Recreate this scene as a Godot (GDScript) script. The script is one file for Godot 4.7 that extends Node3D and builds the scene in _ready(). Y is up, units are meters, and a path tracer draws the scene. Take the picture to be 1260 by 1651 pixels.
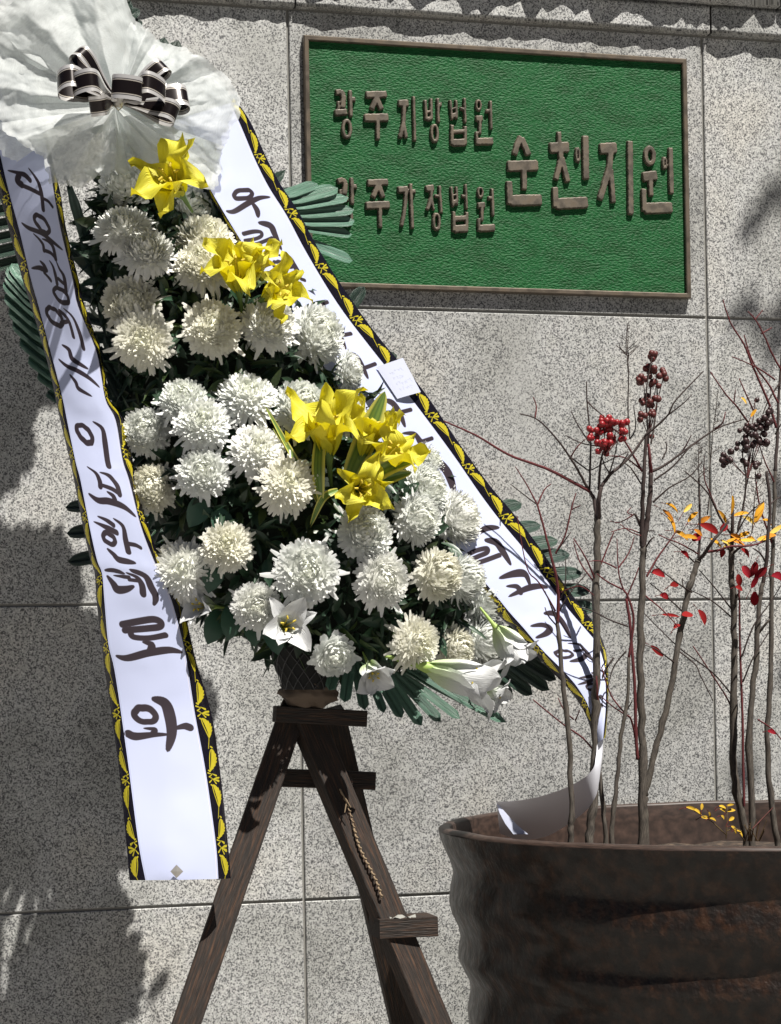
extends Node3D
# A funeral wreath with two lettered ribbons on a timber tripod, before the granite wall of a courthouse with a green name
# plate, and a big dark planter of winter nandina canes beside it. Wall face is the plane z = 0, the ground is y = 0.

const LENS := 3300.0          # focal length in photo pixels
const PRINCIPAL := Vector2(630.0, 1104.394)
const EYE := Vector3(0.0, 1.2, 4.04567)
const SUN_TO := Vector3(0.46, 2.08, 1.0)

var view_basis: Basis
var rng := RandomNumberGenerator.new()
var used_names := {}
var M := {}

func _ready() -> void:
	rng.seed = 20250404
	view_basis = Basis(Vector3.UP, -0.253793) * Basis(Vector3.BACK, -0.0190248)
	# ---- camera
	var cam := Camera3D.new()
	cam.name = "camera"
	cam.projection = Camera3D.PROJECTION_FRUSTUM
	cam.near = 0.05
	cam.far = 300.0
	cam.size = 1651.0 / LENS * cam.near
	cam.frustum_offset = Vector2(0.0, (PRINCIPAL.y - 825.5) / LENS * cam.near)
	cam.transform = Transform3D(view_basis, EYE)
	add_child(cam)
	cam.current = true
	# ---- sky
	var env := Environment.new()
	env.background_mode = Environment.BG_SKY
	var sky := Sky.new()
	var sm := ProceduralSkyMaterial.new()
	sm.sky_top_color = Color(0.22, 0.40, 0.74)
	sm.sky_horizon_color = Color(0.66, 0.74, 0.86)
	sm.sky_curve = 0.12
	sm.sky_energy_multiplier = 0.31
	sm.ground_bottom_color = Color(0.30, 0.29, 0.27)
	sm.ground_horizon_color = Color(0.50, 0.50, 0.49)
	sky.sky_material = sm
	env.sky = sky
	env.tonemap_mode = Environment.TONE_MAPPER_LINEAR
	env.tonemap_exposure = 1.68
	env.sdfgi_enabled = true
	env.ssao_enabled = true
	env.ssil_enabled = true
	var we := WorldEnvironment.new()
	we.name = "environment"
	we.environment = env
	add_child(we)
	# ---- sun
	var sun := DirectionalLight3D.new()
	sun.name = "sun"
	sun.basis = Basis.looking_at(-SUN_TO.normalized(), Vector3.UP)
	sun.light_color = Color(1.0, 0.98, 0.945)
	sun.light_energy = 1.6
	sun.light_angular_distance = 0.5
	sun.shadow_enabled = true
	add_child(sun)
	# ---- large structure, then objects, small things last
	make_materials()
	build_ground_and_wall()
	build_sign()
	build_planter()
	build_stand()
	build_body()
	build_palms()
	build_ribbons()
	build_tulle_and_bow()
	build_chrysanthemums()
	build_lilies()
	build_striped_leaves()
	build_note()
	build_nandina()
	build_tree()

# ------------------------------------------------------------------ helpers
func at(px: float, py: float, z: float) -> Vector3:
	var d := view_basis * Vector3((px - PRINCIPAL.x) / LENS, -(py - PRINCIPAL.y) / LENS, -1.0)
	return EYE + d * ((z - EYE.z) / d.z)

func unit(p: Vector3) -> float:   # metres per photo pixel at a point
	return (view_basis.transposed() * (EYE - p)).z / LENS

func numbered(called: String) -> String:
	if not used_names.has(called):
		used_names[called] = 0
		return called
	used_names[called] += 1
	return "%s_%03d" % [called, used_names[called]]

func thing(called: String, label: String, category: String, where := Vector3.ZERO, group := "") -> Node3D:
	var o := Node3D.new()
	o.name = numbered(called)
	add_child(o, true)
	o.position = where
	tag(o, label, category, group)
	return o

func tag(o: Node, label: String, category: String, group := "", kind := "") -> void:
	if label: o.set_meta("label", label)
	if category: o.set_meta("category", category)
	if group: o.set_meta("group", group)
	if kind: o.set_meta("kind", kind)

func part(called: String, mesh: Mesh, mat: Material, parent: Node) -> MeshInstance3D:
	var m := MeshInstance3D.new()
	m.mesh = mesh
	m.material_override = mat
	if parent == self:
		m.name = numbered(called)
	else:
		var n := 0
		var nm := called
		while parent.has_node(nm):
			n += 1
			nm = "%s_%03d" % [called, n]
		m.name = nm
	parent.add_child(m, true)
	return m

class MB:
	var v := PackedVector3Array()
	var uv := PackedVector2Array()
	var col := PackedColorArray()
	var ix := PackedInt32Array()
	var tint := Color(1, 1, 1)
	func vert(p: Vector3, t := Vector2.ZERO) -> int:
		v.append(p); uv.append(t); col.append(tint)
		return v.size() - 1
	func tri(a: int, b: int, c: int) -> void:
		ix.append(a); ix.append(b); ix.append(c)
	func grid(rows: Array, uvs := [], close := false, flip := false) -> void:   # rows of PackedVector3Array
		var nr := rows.size()
		var nc: int = rows[0].size()
		var s := v.size()
		for i in nr:
			for j in nc:
				vert(rows[i][j], uvs[i][j] if uvs.size() else Vector2(float(j) / (nc - 1), float(i) / (nr - 1)))
		for i in nr - 1:
			for j in (nc if close else nc - 1):
				var a := s + i * nc + j
				var b := s + i * nc + (j + 1) % nc
				if flip: ix.append_array([a, a + nc, b, b, a + nc, b + nc])
				else: ix.append_array([a, b, a + nc, b, b + nc, a + nc])
	func tube(path: Array, rad: Array, sides := 6, caps := true) -> void:
		var n := path.size()
		var rows := []
		var uvs := []
		var up := Vector3(0.13, 0.31, 0.94)
		var side := Vector3.ZERO
		var run := 0.0
		for i in n:
			var d: Vector3 = (path[mini(i + 1, n - 1)] - path[maxi(i - 1, 0)]).normalized()
			if i == 0:
				side = d.cross(up).normalized()
			else:
				run += (path[i] as Vector3).distance_to(path[i - 1])
				side = (side - d * side.dot(d)).normalized()
			var other := d.cross(side)
			var row := PackedVector3Array()
			var ur := []
			for k in sides:
				var a := TAU * k / sides
				row.append(path[i] + (side * cos(a) + other * sin(a)) * rad[i])
				ur.append(Vector2(float(k) / sides, run * 8.0))
			rows.append(row); uvs.append(ur)
		var s := v.size()
		grid(rows, uvs, true, true)
		if caps:
			var c0 := vert(path[0])
			var c1 := vert(path[n - 1])
			for k in sides:
				tri(c0, s + k, s + (k + 1) % sides)
				tri(c1, s + (n - 1) * sides + (k + 1) % sides, s + (n - 1) * sides + k)
	func add(o: MB, t: Transform3D) -> void:
		var s := v.size()
		for i in o.v.size():
			v.append(t * o.v[i]); uv.append(o.uv[i]); col.append(o.col[i] * tint)
		for k in o.ix: ix.append(s + k)
	func prism(ring: Array, a: Transform3D, b: Transform3D) -> void:   # cross-section swept from frame a to frame b, with ends
		var n := ring.size()
		var rows := [PackedVector3Array(), PackedVector3Array()]
		var uvs := [[], []]
		var le := a.origin.distance_to(b.origin)
		var run := 0.0
		for k in n:
			var q: Vector2 = ring[k]
			rows[0].append(a * Vector3(q.x, q.y, 0)); rows[1].append(b * Vector3(q.x, q.y, 0))
			uvs[0].append(Vector2(run, 0)); uvs[1].append(Vector2(run, le))
			run += q.distance_to(ring[(k + 1) % n])
		var s := v.size()
		grid(rows, uvs, true, true)
		var c0 := vert(a.origin, Vector2(0.3, 0.1))
		var c1 := vert(b.origin, Vector2(0.3, 0.1))
		for k in n:
			tri(c0, s + k, s + (k + 1) % n)
			tri(c1, s + n + (k + 1) % n, s + n + k)
	func box(lo: Vector3, hi: Vector3, bev := 0.002) -> void:   # chamfered along all edges that run in z and around the front
		var c := (lo + hi) * 0.5
		var h := (hi - lo) * 0.5
		var rings := []
		for q in [[h.x, h.y, -h.z], [h.x, h.y, h.z - bev], [h.x - bev, h.y - bev, h.z]]:
			var r := PackedVector3Array()
			for e in [Vector2(-1, -1), Vector2(1, -1), Vector2(1, 1), Vector2(-1, 1)]:
				r.append(c + Vector3(e.x * q[0], e.y * q[1], q[2]))
			rings.append(r)
		var s := v.size()
		var uvs := []
		for r in rings:
			var u := []
			for p in r: u.append(Vector2(p.x, p.y))
			uvs.append(u)
		grid([rings[0], rings[1], rings[2]], uvs, true, true)
		ix.append_array([s + 8, s + 10, s + 9, s + 8, s + 11, s + 10])
		ix.append_array([s, s + 1, s + 2, s, s + 2, s + 3])
	func mesh(flat := false) -> ArrayMesh:
		var arr := []
		arr.resize(Mesh.ARRAY_MAX)
		var n := PackedVector3Array()
		if flat:
			var v2 := PackedVector3Array()
			var u2 := PackedVector2Array()
			var c2 := PackedColorArray()
			for k in ix:
				v2.append(v[k]); u2.append(uv[k]); c2.append(col[k])
			n.resize(v2.size())
			for t in range(0, v2.size(), 3):
				var nn := (v2[t + 2] - v2[t]).cross(v2[t + 1] - v2[t]).normalized()
				n[t] = nn; n[t + 1] = nn; n[t + 2] = nn
			arr[Mesh.ARRAY_VERTEX] = v2; arr[Mesh.ARRAY_TEX_UV] = u2; arr[Mesh.ARRAY_COLOR] = c2
		else:
			n.resize(v.size())
			for t in range(0, ix.size(), 3):
				var a := ix[t]
				var b := ix[t + 1]
				var c := ix[t + 2]
				var nn := (v[c] - v[a]).cross(v[b] - v[a])
				n[a] += nn; n[b] += nn; n[c] += nn
			for i in n.size(): n[i] = n[i].normalized() if n[i].length_squared() > 0.0 else Vector3.UP
			arr[Mesh.ARRAY_VERTEX] = v; arr[Mesh.ARRAY_TEX_UV] = uv; arr[Mesh.ARRAY_COLOR] = col; arr[Mesh.ARRAY_INDEX] = ix
		arr[Mesh.ARRAY_NORMAL] = n
		var m := ArrayMesh.new()
		m.add_surface_from_arrays(Mesh.PRIMITIVE_TRIANGLES, arr)
		return m

func facing(n: Vector3, spin := 0.0) -> Basis:   # y axis along n
	var y := n.normalized()
	var x := y.cross(Vector3(0.02, 0.05, 1.0) if absf(y.z) < 0.95 else Vector3.UP).normalized()
	var z := x.cross(y)
	return Basis(x, y, z) * Basis(Vector3.UP, spin)

func interp(table: Array, x: float) -> float:   # [[x, y], ...]
	if x <= table[0][0]: return table[0][1]
	for i in range(1, table.size()):
		if x <= table[i][0]:
			return lerpf(table[i - 1][1], table[i][1], (x - table[i - 1][0]) / (table[i][0] - table[i - 1][0]))
	return table[-1][1]

func smooth_path(pts: Array, steps := 4) -> Array:   # Catmull-Rom through points
	var out := []
	var n := pts.size()
	for i in n - 1:
		var a: Vector3 = pts[maxi(i - 1, 0)]
		var b: Vector3 = pts[i]
		var c: Vector3 = pts[i + 1]
		var d: Vector3 = pts[mini(i + 2, n - 1)]
		for k in steps:
			out.append(b.cubic_interpolate(c, a, d, float(k) / steps))
	out.append(pts[-1])
	return out

# ------------------------------------------------------------------ materials
func lin(r: float, g: float, b: float) -> Color:
	return Color(r, g, b).linear_to_srgb()

func plain(col: Color, rough := 0.6, metal := 0.0) -> StandardMaterial3D:
	var m := StandardMaterial3D.new()
	m.albedo_color = col
	m.roughness = rough
	m.metallic = metal
	m.cull_mode = BaseMaterial3D.CULL_DISABLED
	return m

func noise_tex(size: int, freq: float, ramp: Array, seed_: int, octaves := 3, kind := FastNoiseLite.TYPE_SIMPLEX_SMOOTH, warp := 0.0, stretch := 1, as_normal := 0.0) -> NoiseTexture2D:
	var f := FastNoiseLite.new()
	f.noise_type = kind
	f.seed = seed_
	f.frequency = freq
	f.fractal_type = FastNoiseLite.FRACTAL_FBM if octaves > 1 else FastNoiseLite.FRACTAL_NONE
	f.fractal_octaves = octaves
	if warp > 0.0:
		f.domain_warp_enabled = true
		f.domain_warp_amplitude = warp
		f.domain_warp_frequency = freq * 0.7
	var t := NoiseTexture2D.new()
	t.width = size
	t.height = size / stretch
	t.seamless = true
	t.seamless_blend_skirt = 0.08
	t.noise = f
	if ramp.size():
		var g := Gradient.new()
		var offs := PackedFloat32Array()
		var cols := PackedColorArray()
		for r in ramp:
			offs.append(r[0]); cols.append(r[1])
		g.offsets = offs
		g.colors = cols
		t.color_ramp = g
	if as_normal > 0.0:
		t.as_normal_map = true
		t.bump_strength = as_normal
	return t

func triplanar(m: StandardMaterial3D, scale_: float, off := Vector3.ZERO) -> StandardMaterial3D:
	m.uv1_triplanar = true
	m.uv1_world_triplanar = true
	m.uv1_scale = Vector3.ONE * scale_
	m.uv1_offset = off
	m.uv1_triplanar_sharpness = 8.0
	return m

func make_materials() -> void:
	# speckled granite: black mica, grey quartz, pale feldspar
	var gr := noise_tex(2048, 0.52, [[0.0, lin(0.075, 0.076, 0.08)], [0.17, lin(0.12, 0.121, 0.125)], [0.28, lin(0.27, 0.273, 0.272)], [0.40, lin(0.40, 0.405, 0.40)], [0.62, lin(0.48, 0.485, 0.477)], [0.88, lin(0.56, 0.563, 0.552)], [1.0, lin(0.70, 0.705, 0.695)]], 7, 1, FastNoiseLite.TYPE_CELLULAR)
	(gr.noise as FastNoiseLite).cellular_return_type = FastNoiseLite.RETURN_CELL_VALUE
	(gr.noise as FastNoiseLite).domain_warp_enabled = true
	(gr.noise as FastNoiseLite).domain_warp_amplitude = 2.0
	(gr.noise as FastNoiseLite).domain_warp_frequency = 0.12
	var grime := noise_tex(512, 0.012, [[0.22, Color(0.87, 0.87, 0.86)], [0.55, Color(0.97, 0.97, 0.97)], [1.0, Color(1, 0.985, 0.96)]], 31, 4)
	M.granite = []
	for i in 4:
		var m := plain(Color(1, 1, 1) * [1.0, 0.94, 1.03, 0.97][i], 0.62)
		m.albedo_color.a = 1.0
		m.albedo_texture = gr
		m.detail_enabled = true
		m.detail_albedo = grime
		m.detail_blend_mode = BaseMaterial3D.BLEND_MODE_MUL
		m.heightmap_enabled = false
		triplanar(m, 1.0 / 2.2, Vector3(0.31 * i, 0.17 * i, 0.23 * i))
		M.granite.append(m)
	M.mortar = plain(lin(0.22, 0.215, 0.20), 0.95)
	M.seam = plain(lin(0.06, 0.058, 0.055), 0.95)
	# name plate
	var gm := plain(lin(0.006, 0.088, 0.022), 0.58)
	gm.metallic_specular = 0.35
	gm.albedo_texture = noise_tex(512, 0.02, [[0.2, Color(0.82, 0.86, 0.80)], [0.6, Color(1, 1, 1)], [1.0, Color(1.0, 1.0, 0.94)]], 5, 4)
	gm.heightmap_enabled = true
	gm.heightmap_texture = noise_tex(1024, 0.085, [], 12, 2, FastNoiseLite.TYPE_SIMPLEX_SMOOTH, 14.0)
	gm.heightmap_scale = 0.17
	gm.uv1_scale = Vector3(1.0, 1.0, 1.0)
	M.green = gm
	var br := plain(lin(0.14, 0.117, 0.09), 0.5, 0.2)
	br.albedo_texture = noise_tex(512, 0.02, [[0.2, Color(0.78, 0.78, 0.78)], [0.55, Color(1, 1, 1)], [1.0, Color(1.0, 0.97, 0.92)]], 8, 5)
	triplanar(br, 3.0)
	M.bronze = br
	var fr := plain(lin(0.145, 0.118, 0.09), 0.42, 0.3)
	fr.albedo_texture = br.albedo_texture
	triplanar(fr, 2.0)
	M.frame = fr
	# timber
	var wd := plain(Color(1, 1, 1), 0.75)
	wd.albedo_texture = noise_tex(512, 0.03, [[0.0, lin(0.006, 0.004, 0.003)], [0.4, lin(0.014, 0.008, 0.005)], [0.68, lin(0.034, 0.016, 0.008)], [1.0, lin(0.11, 0.052, 0.023)]], 15, 4)
	wd.heightmap_enabled = true
	wd.heightmap_texture = noise_tex(512, 0.05, [], 16, 3)
	wd.heightmap_scale = 0.12
	wd.uv1_scale = Vector3(14.0, 0.9, 1.0)
	M.wood = wd
	# planter: dark bronze-brown glaze, worn
	var pt := plain(Color(1, 1, 1), 0.42)
	pt.clearcoat_enabled = true
	pt.clearcoat = 0.3
	pt.metallic_specular = 0.35
	pt.clearcoat_roughness = 0.2
	pt.albedo_texture = noise_tex(1024, 0.012, [[0.0, lin(0.006, 0.0045, 0.004)], [0.42, lin(0.011, 0.006, 0.004)], [0.62, lin(0.021, 0.0095, 0.005)], [0.8, lin(0.033, 0.0145, 0.007)], [1.0, lin(0.045, 0.024, 0.014)]], 21, 5, FastNoiseLite.TYPE_SIMPLEX_SMOOTH, 30.0)
	pt.roughness_texture = noise_tex(512, 0.02, [[0.2, Color(0.62, 0.62, 0.62)], [0.8, Color(1, 1, 1)]], 22, 4)
	pt.roughness = 0.72
	pt.heightmap_enabled = true
	pt.heightmap_texture = noise_tex(1024, 0.03, [], 23, 5)
	pt.heightmap_scale = 0.14
	pt.uv1_scale = Vector3(9.0, 2.4, 1.0)
	M.pot = pt
	M.pot_rim = plain(lin(0.075, 0.045, 0.034), 0.5)
	M.pot_rim.albedo_texture = noise_tex(256, 0.05, [[0.0, Color(0.5, 0.5, 0.5)], [1.0, Color(1, 1, 1)]], 24, 4)
	M.pot_rim.uv1_scale = Vector3(10, 1, 1)
	var so := plain(Color(1, 1, 1), 0.95)
	so.albedo_texture = noise_tex(512, 0.04, [[0.0, lin(0.010, 0.007, 0.005)], [0.5, lin(0.035, 0.023, 0.016)], [1.0, lin(0.14, 0.10, 0.065)]], 25, 5)
	triplanar(so, 2.0)
	M.soil = so
	# flowers and leaves
	M.petal = []
	for c in [lin(0.84, 0.855, 0.85), lin(0.86, 0.865, 0.855), lin(0.82, 0.84, 0.83), lin(0.85, 0.84, 0.77)]:
		var m := plain(c, 0.55)
		m.backlight_enabled = true
		m.backlight = Color(0.80, 0.80, 0.80)
		m.vertex_color_use_as_albedo = true
		M.petal.append(m)
	M.yellow = plain(lin(0.72, 0.67, 0.05), 0.55)
	M.yellow.vertex_color_use_as_albedo = true
	M.yellow.backlight_enabled = true
	M.yellow.backlight = Color(0.8, 0.76, 0.10)
	M.yellow.heightmap_enabled = true
	M.yellow.heightmap_texture = noise_tex(256, 0.05, [], 72, 3)
	M.yellow.heightmap_scale = 0.09
	M.yellow.uv1_scale = Vector3(1.6, 0.25, 1)
	M.lily = plain(lin(0.62, 0.63, 0.64), 0.5)
	M.lily.vertex_color_use_as_albedo = true
	M.lily.backlight_enabled = true
	M.lily.backlight = Color(0.55, 0.56, 0.55)
	M.lily.heightmap_enabled = true
	M.lily.heightmap_texture = M.yellow.heightmap_texture
	M.lily.heightmap_scale = 0.06
	M.lily.uv1_scale = Vector3(1.6, 0.25, 1)
	M.stamen = plain(lin(0.55, 0.42, 0.04), 0.7)
	M.calyx = plain(lin(0.10, 0.17, 0.045), 0.7)
	M.leaf_dark = plain(Color(1, 1, 1), 0.42)
	M.leaf_dark.vertex_color_use_as_albedo = true
	M.palm = plain(Color(1, 1, 1), 0.36)
	M.palm.vertex_color_use_as_albedo = true
	M.palm.heightmap_enabled = true
	M.palm.heightmap_texture = noise_tex(256, 0.06, [], 71, 2)
	M.palm.heightmap_scale = 0.10
	M.palm.uv1_scale = Vector3(2.2, 0.06, 1)
	M.stripe = plain(Color(1, 1, 1), 0.45)
	M.stripe.vertex_color_use_as_albedo = true
	M.stripe.backlight_enabled = true
	M.stripe.backlight = Color(0.3, 0.3, 0.12)
	M.foam = plain(lin(0.012, 0.02, 0.012), 0.9)
	# wrap and bow
	var tu := plain(lin(0.74, 0.77, 0.77), 0.6)
	tu.albedo_texture = noise_tex(512, 0.05, [[0.0, Color(0.9, 0.9, 0.9)], [0.5, Color(0.97, 0.97, 0.97)], [1.0, Color(1, 1, 1)]], 41, 4)
	tu.uv1_scale = Vector3(3, 3, 1)
	tu.backlight_enabled = true
	tu.backlight = Color(0.8, 0.82, 0.82)
	tu.transparency = BaseMaterial3D.TRANSPARENCY_ALPHA
	tu.albedo_color.a = 0.6
	M.tulle = tu
	# canes
	var bk := plain(Color(1, 1, 1), 0.8)
	bk.vertex_color_use_as_albedo = true
	bk.albedo_texture = noise_tex(256, 0.03, [[0.0, Color(0.45, 0.45, 0.45)], [0.5, Color(0.8, 0.8, 0.8)], [1.0, Color(1, 1, 1)]], 51, 4)
	bk.uv1_scale = Vector3(2, 1.0, 1)
	M.cane = bk
	M.berry_red = plain(lin(0.24, 0.008, 0.012), 0.42)
	M.berry_maroon = plain(lin(0.085, 0.014, 0.012), 0.5)
	M.berry_black = plain(lin(0.030, 0.011, 0.012), 0.45)
	M.nleaf = plain(Color(1, 1, 1), 0.75)
	M.nleaf.metallic_specular = 0.2
	M.nleaf.vertex_color_use_as_albedo = true
	M.nleaf.backlight_enabled = true
	M.nleaf.backlight = Color(0.2, 0.18, 0.15)


# ------------------------------------------------------------------ ground, wall
func build_ground_and_wall() -> void:
	var g := MB.new()
	g.grid([PackedVector3Array([Vector3(-40, 0, -40), Vector3(40, 0, -40)]), PackedVector3Array([Vector3(-40, 0, 60), Vector3(40, 0, 60)])])
	var gm := plain(Color(1, 1, 1), 0.85)
	gm.albedo_texture = noise_tex(512, 0.05, [[0.0, lin(0.17, 0.165, 0.155)], [1.0, lin(0.30, 0.29, 0.27)]], 61, 4)
	triplanar(gm, 0.7)
	var gn := part("ground", g.mesh(), gm, self)
	tag(gn, "pale paving in front of the granite wall", "", "", "structure")

	var wall := thing("granite_wall", "speckled grey granite wall of large slabs behind the wreath and planter", "wall")
	var core := MB.new()
	core.box(Vector3(-3.0, 0.0, -0.30), Vector3(5.6, 2.86, -0.0045), 0.001)
	part("wall_core", core.mesh(true), M.mortar, wall)
	var ys := [0.0, 0.169, 0.769, 1.369, 1.969, 2.569]
	var k := 0
	for r in 5:
		for c in range(-2, 6):
			var x0 := 0.861 + 0.9 * (c - 1)
			var b := MB.new()
			var gap := 0.0026
			b.box(Vector3(x0 + gap, ys[r] + gap, -0.03), Vector3(x0 + 0.9 - gap, ys[r + 1] - gap, rng.randf_range(-0.0006, 0.0006)), 0.0016)
			part("slab", b.mesh(true), M.granite[(k * 7 + r) % 4], wall)
			k += 1
		k += 3
	# rough-fronted courses above: a narrow ledge, then split-faced coping that stands further out
	var nz := FastNoiseLite.new()
	nz.seed = 4
	nz.frequency = 1.0
	for course in [[2.571, 2.629, 0.017, 0.004, 0.875], [2.633, 2.86, 0.036, 0.013, 1.03]]:
		for c in range(-3, 5):
			var w: float = 0.9
			var x0: float = course[4] + w * (c - 1)
			var m := MB.new()
			var rows := []
			var n := 72
			for i in n + 1:
				var x := x0 + 0.002 + (w - 0.004) * i / n
				var row := PackedVector3Array()
				var lump: float = nz.get_noise_2d(x * 10.0, course[0] * 5.0) * 1.5 + nz.get_noise_2d(x * 21.0, course[0] * 9.0) * 0.6
				row.append(Vector3(x, course[0], -0.05))
				var hh: float = course[1] - course[0]
				for q in 8:
					var fy := q / 7.0
					var rough: float = nz.get_noise_2d(x * 30.0, (course[0] + fy * hh) * 30.0 + 9.0) * course[3] * 0.22 * smoothstep(0.0, 0.3, fy)
					var lift: float = course[3] * 0.3 * nz.get_noise_2d(x * 14.0, 3.0) * (1.0 - fy) if q == 0 else 0.0
					row.append(Vector3(x, course[0] + fy * hh + lift * 0.6, course[2] + lump * course[3] * (1.3 - fy) + rough))
				row.append(Vector3(x, course[1], -0.05))
				rows.append(row)
			m.grid(rows)
			part("coping_block" if course[3] > 0.008 else "ledge_block", m.mesh(), M.granite[(c + 7) % 4], wall)

# ------------------------------------------------------------------ name plate
func seg_box(p: Vector2, a: Vector2, b: Vector2, hw: float, corner: float) -> float:
	var d := b - a
	var l := d.length()
	d = d / l if l > 0.0 else Vector2(0, 1)
	var q := p - (a + b) * 0.5
	var x := absf(q.dot(d)) - (l * 0.5 + hw * 0.35) + corner
	var y := absf(q.dot(Vector2(-d.y, d.x))) - hw + corner
	return Vector2(maxf(x, 0), maxf(y, 0)).length() + minf(maxf(x, y), 0.0) - corner

func ring_dist(p: Vector2, c: Vector2, rx: float, ry: float, w: float) -> float:
	var q := (p - c) / Vector2(rx, ry)
	var l := q.length()
	var k := l * (l - 1.0) / maxf((q / Vector2(rx, ry)).length(), 1e-5)
	return absf(k if l > 0.05 else -minf(rx, ry)) - w * 0.5

func letter_mesh(strokes: Array, org: Vector2, px: float, z0: float, height: float, seed_: int) -> ArrayMesh:
	# strokes in photo-pixel traces; org = where they are measured from, px = pixels per trace unit. Local metres, raised metal with soft edges.
	var nz := FastNoiseLite.new()
	nz.seed = seed_
	nz.frequency = 0.11
	var segs := []
	var lo := Vector2(1e9, 1e9)
	var hi := -lo
	var plane := func(q: Vector2) -> Vector2:
		var w := at(org.x + q.x / px, org.y + q.y / px, z0)
		return Vector2(w.x, w.y)
	for s in strokes:
		if s[0] is String:
			var c: Vector2 = plane.call(Vector2(s[1], s[2]))
			var ex: Vector2 = plane.call(Vector2(s[1] + s[3], s[2]))
			var ey: Vector2 = plane.call(Vector2(s[1], s[2] + s[4]))
			var sc: float = c.distance_to(ex) / s[3]
			segs.append([1, c, c.distance_to(ex), c.distance_to(ey), s[5] * sc])
			lo = lo.min(c - Vector2(segs[-1][2] + s[5] * sc, segs[-1][3] + s[5] * sc)); hi = hi.max(c + Vector2(segs[-1][2] + s[5] * sc, segs[-1][3] + s[5] * sc))
		else:
			var pts := []
			for i in range(1, s.size(), 2): pts.append(plane.call(Vector2(s[i], s[i + 1])))
			var hw: float = s[0] * 0.56 / px * 0.00126
			for i in pts.size() - 1: segs.append([0, pts[i], pts[i + 1], hw])
			for p in pts:
				lo = lo.min(p - Vector2.ONE * hw * 1.5); hi = hi.max(p + Vector2.ONE * hw * 1.5)
	var step := 0.0013
	lo -= Vector2.ONE * 0.003
	var nx := int((hi.x - lo.x) / step) + 4
	var ny := int((hi.y - lo.y) / step) + 4
	var dist := PackedFloat32Array()
	dist.resize(nx * ny)
	for j in ny:
		for i in nx:
			var p := lo + Vector2(i, j) * step
			var d := 1.0
			for s in segs:
				d = minf(d, seg_box(p, s[1], s[2], s[3], s[3] * 0.45) if s[0] == 0 else ring_dist(p, s[1], s[2], s[3], s[4]))
			dist[j * nx + i] = d + nz.get_noise_2d(p.x * 1000.0, p.y * 1000.0) * 0.0011
	var m := MB.new()
	var mid := (lo + hi) * 0.5
	var made := {}
	var put := func(a: int, b: int) -> int:   # a grid corner (a == b) or the crossing between two
		var key := mini(a, b) * 2000003 + maxi(a, b)
		if made.has(key): return made[key]
		var pa := lo + Vector2(a % nx, a / nx) * step
		var pb := lo + Vector2(b % nx, b / nx) * step
		var p := pa
		var z := 0.0
		if a != b:
			p = pa.lerp(pb, dist[a] / (dist[a] - dist[b]))
		else:
			z = height * sqrt(clampf(-dist[a] / 0.0017, 0.02, 1.0)) + nz.get_noise_2d(p.x * 260.0, p.y * 260.0 + 40.0) * 0.0003
		made[key] = m.vert(Vector3(p.x - mid.x, p.y - mid.y, z), p)
		return made[key]
	for j in ny - 1:
		for i in nx - 1:
			var cs := [j * nx + i, j * nx + i + 1, (j + 1) * nx + i + 1, (j + 1) * nx + i]
			var poly := []
			for q in 4:
				var a: int = cs[q]
				var b: int = cs[(q + 1) % 4]
				if dist[a] < 0.0: poly.append(put.call(a, a))
				if (dist[a] < 0.0) != (dist[b] < 0.0): poly.append(put.call(a, b))
			for q in range(1, poly.size() - 1):
				m.tri(poly[0], poly[q + 1], poly[q])
	var mesh := m.mesh()
	mesh.set_meta("mid", mid)
	return mesh

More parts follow.
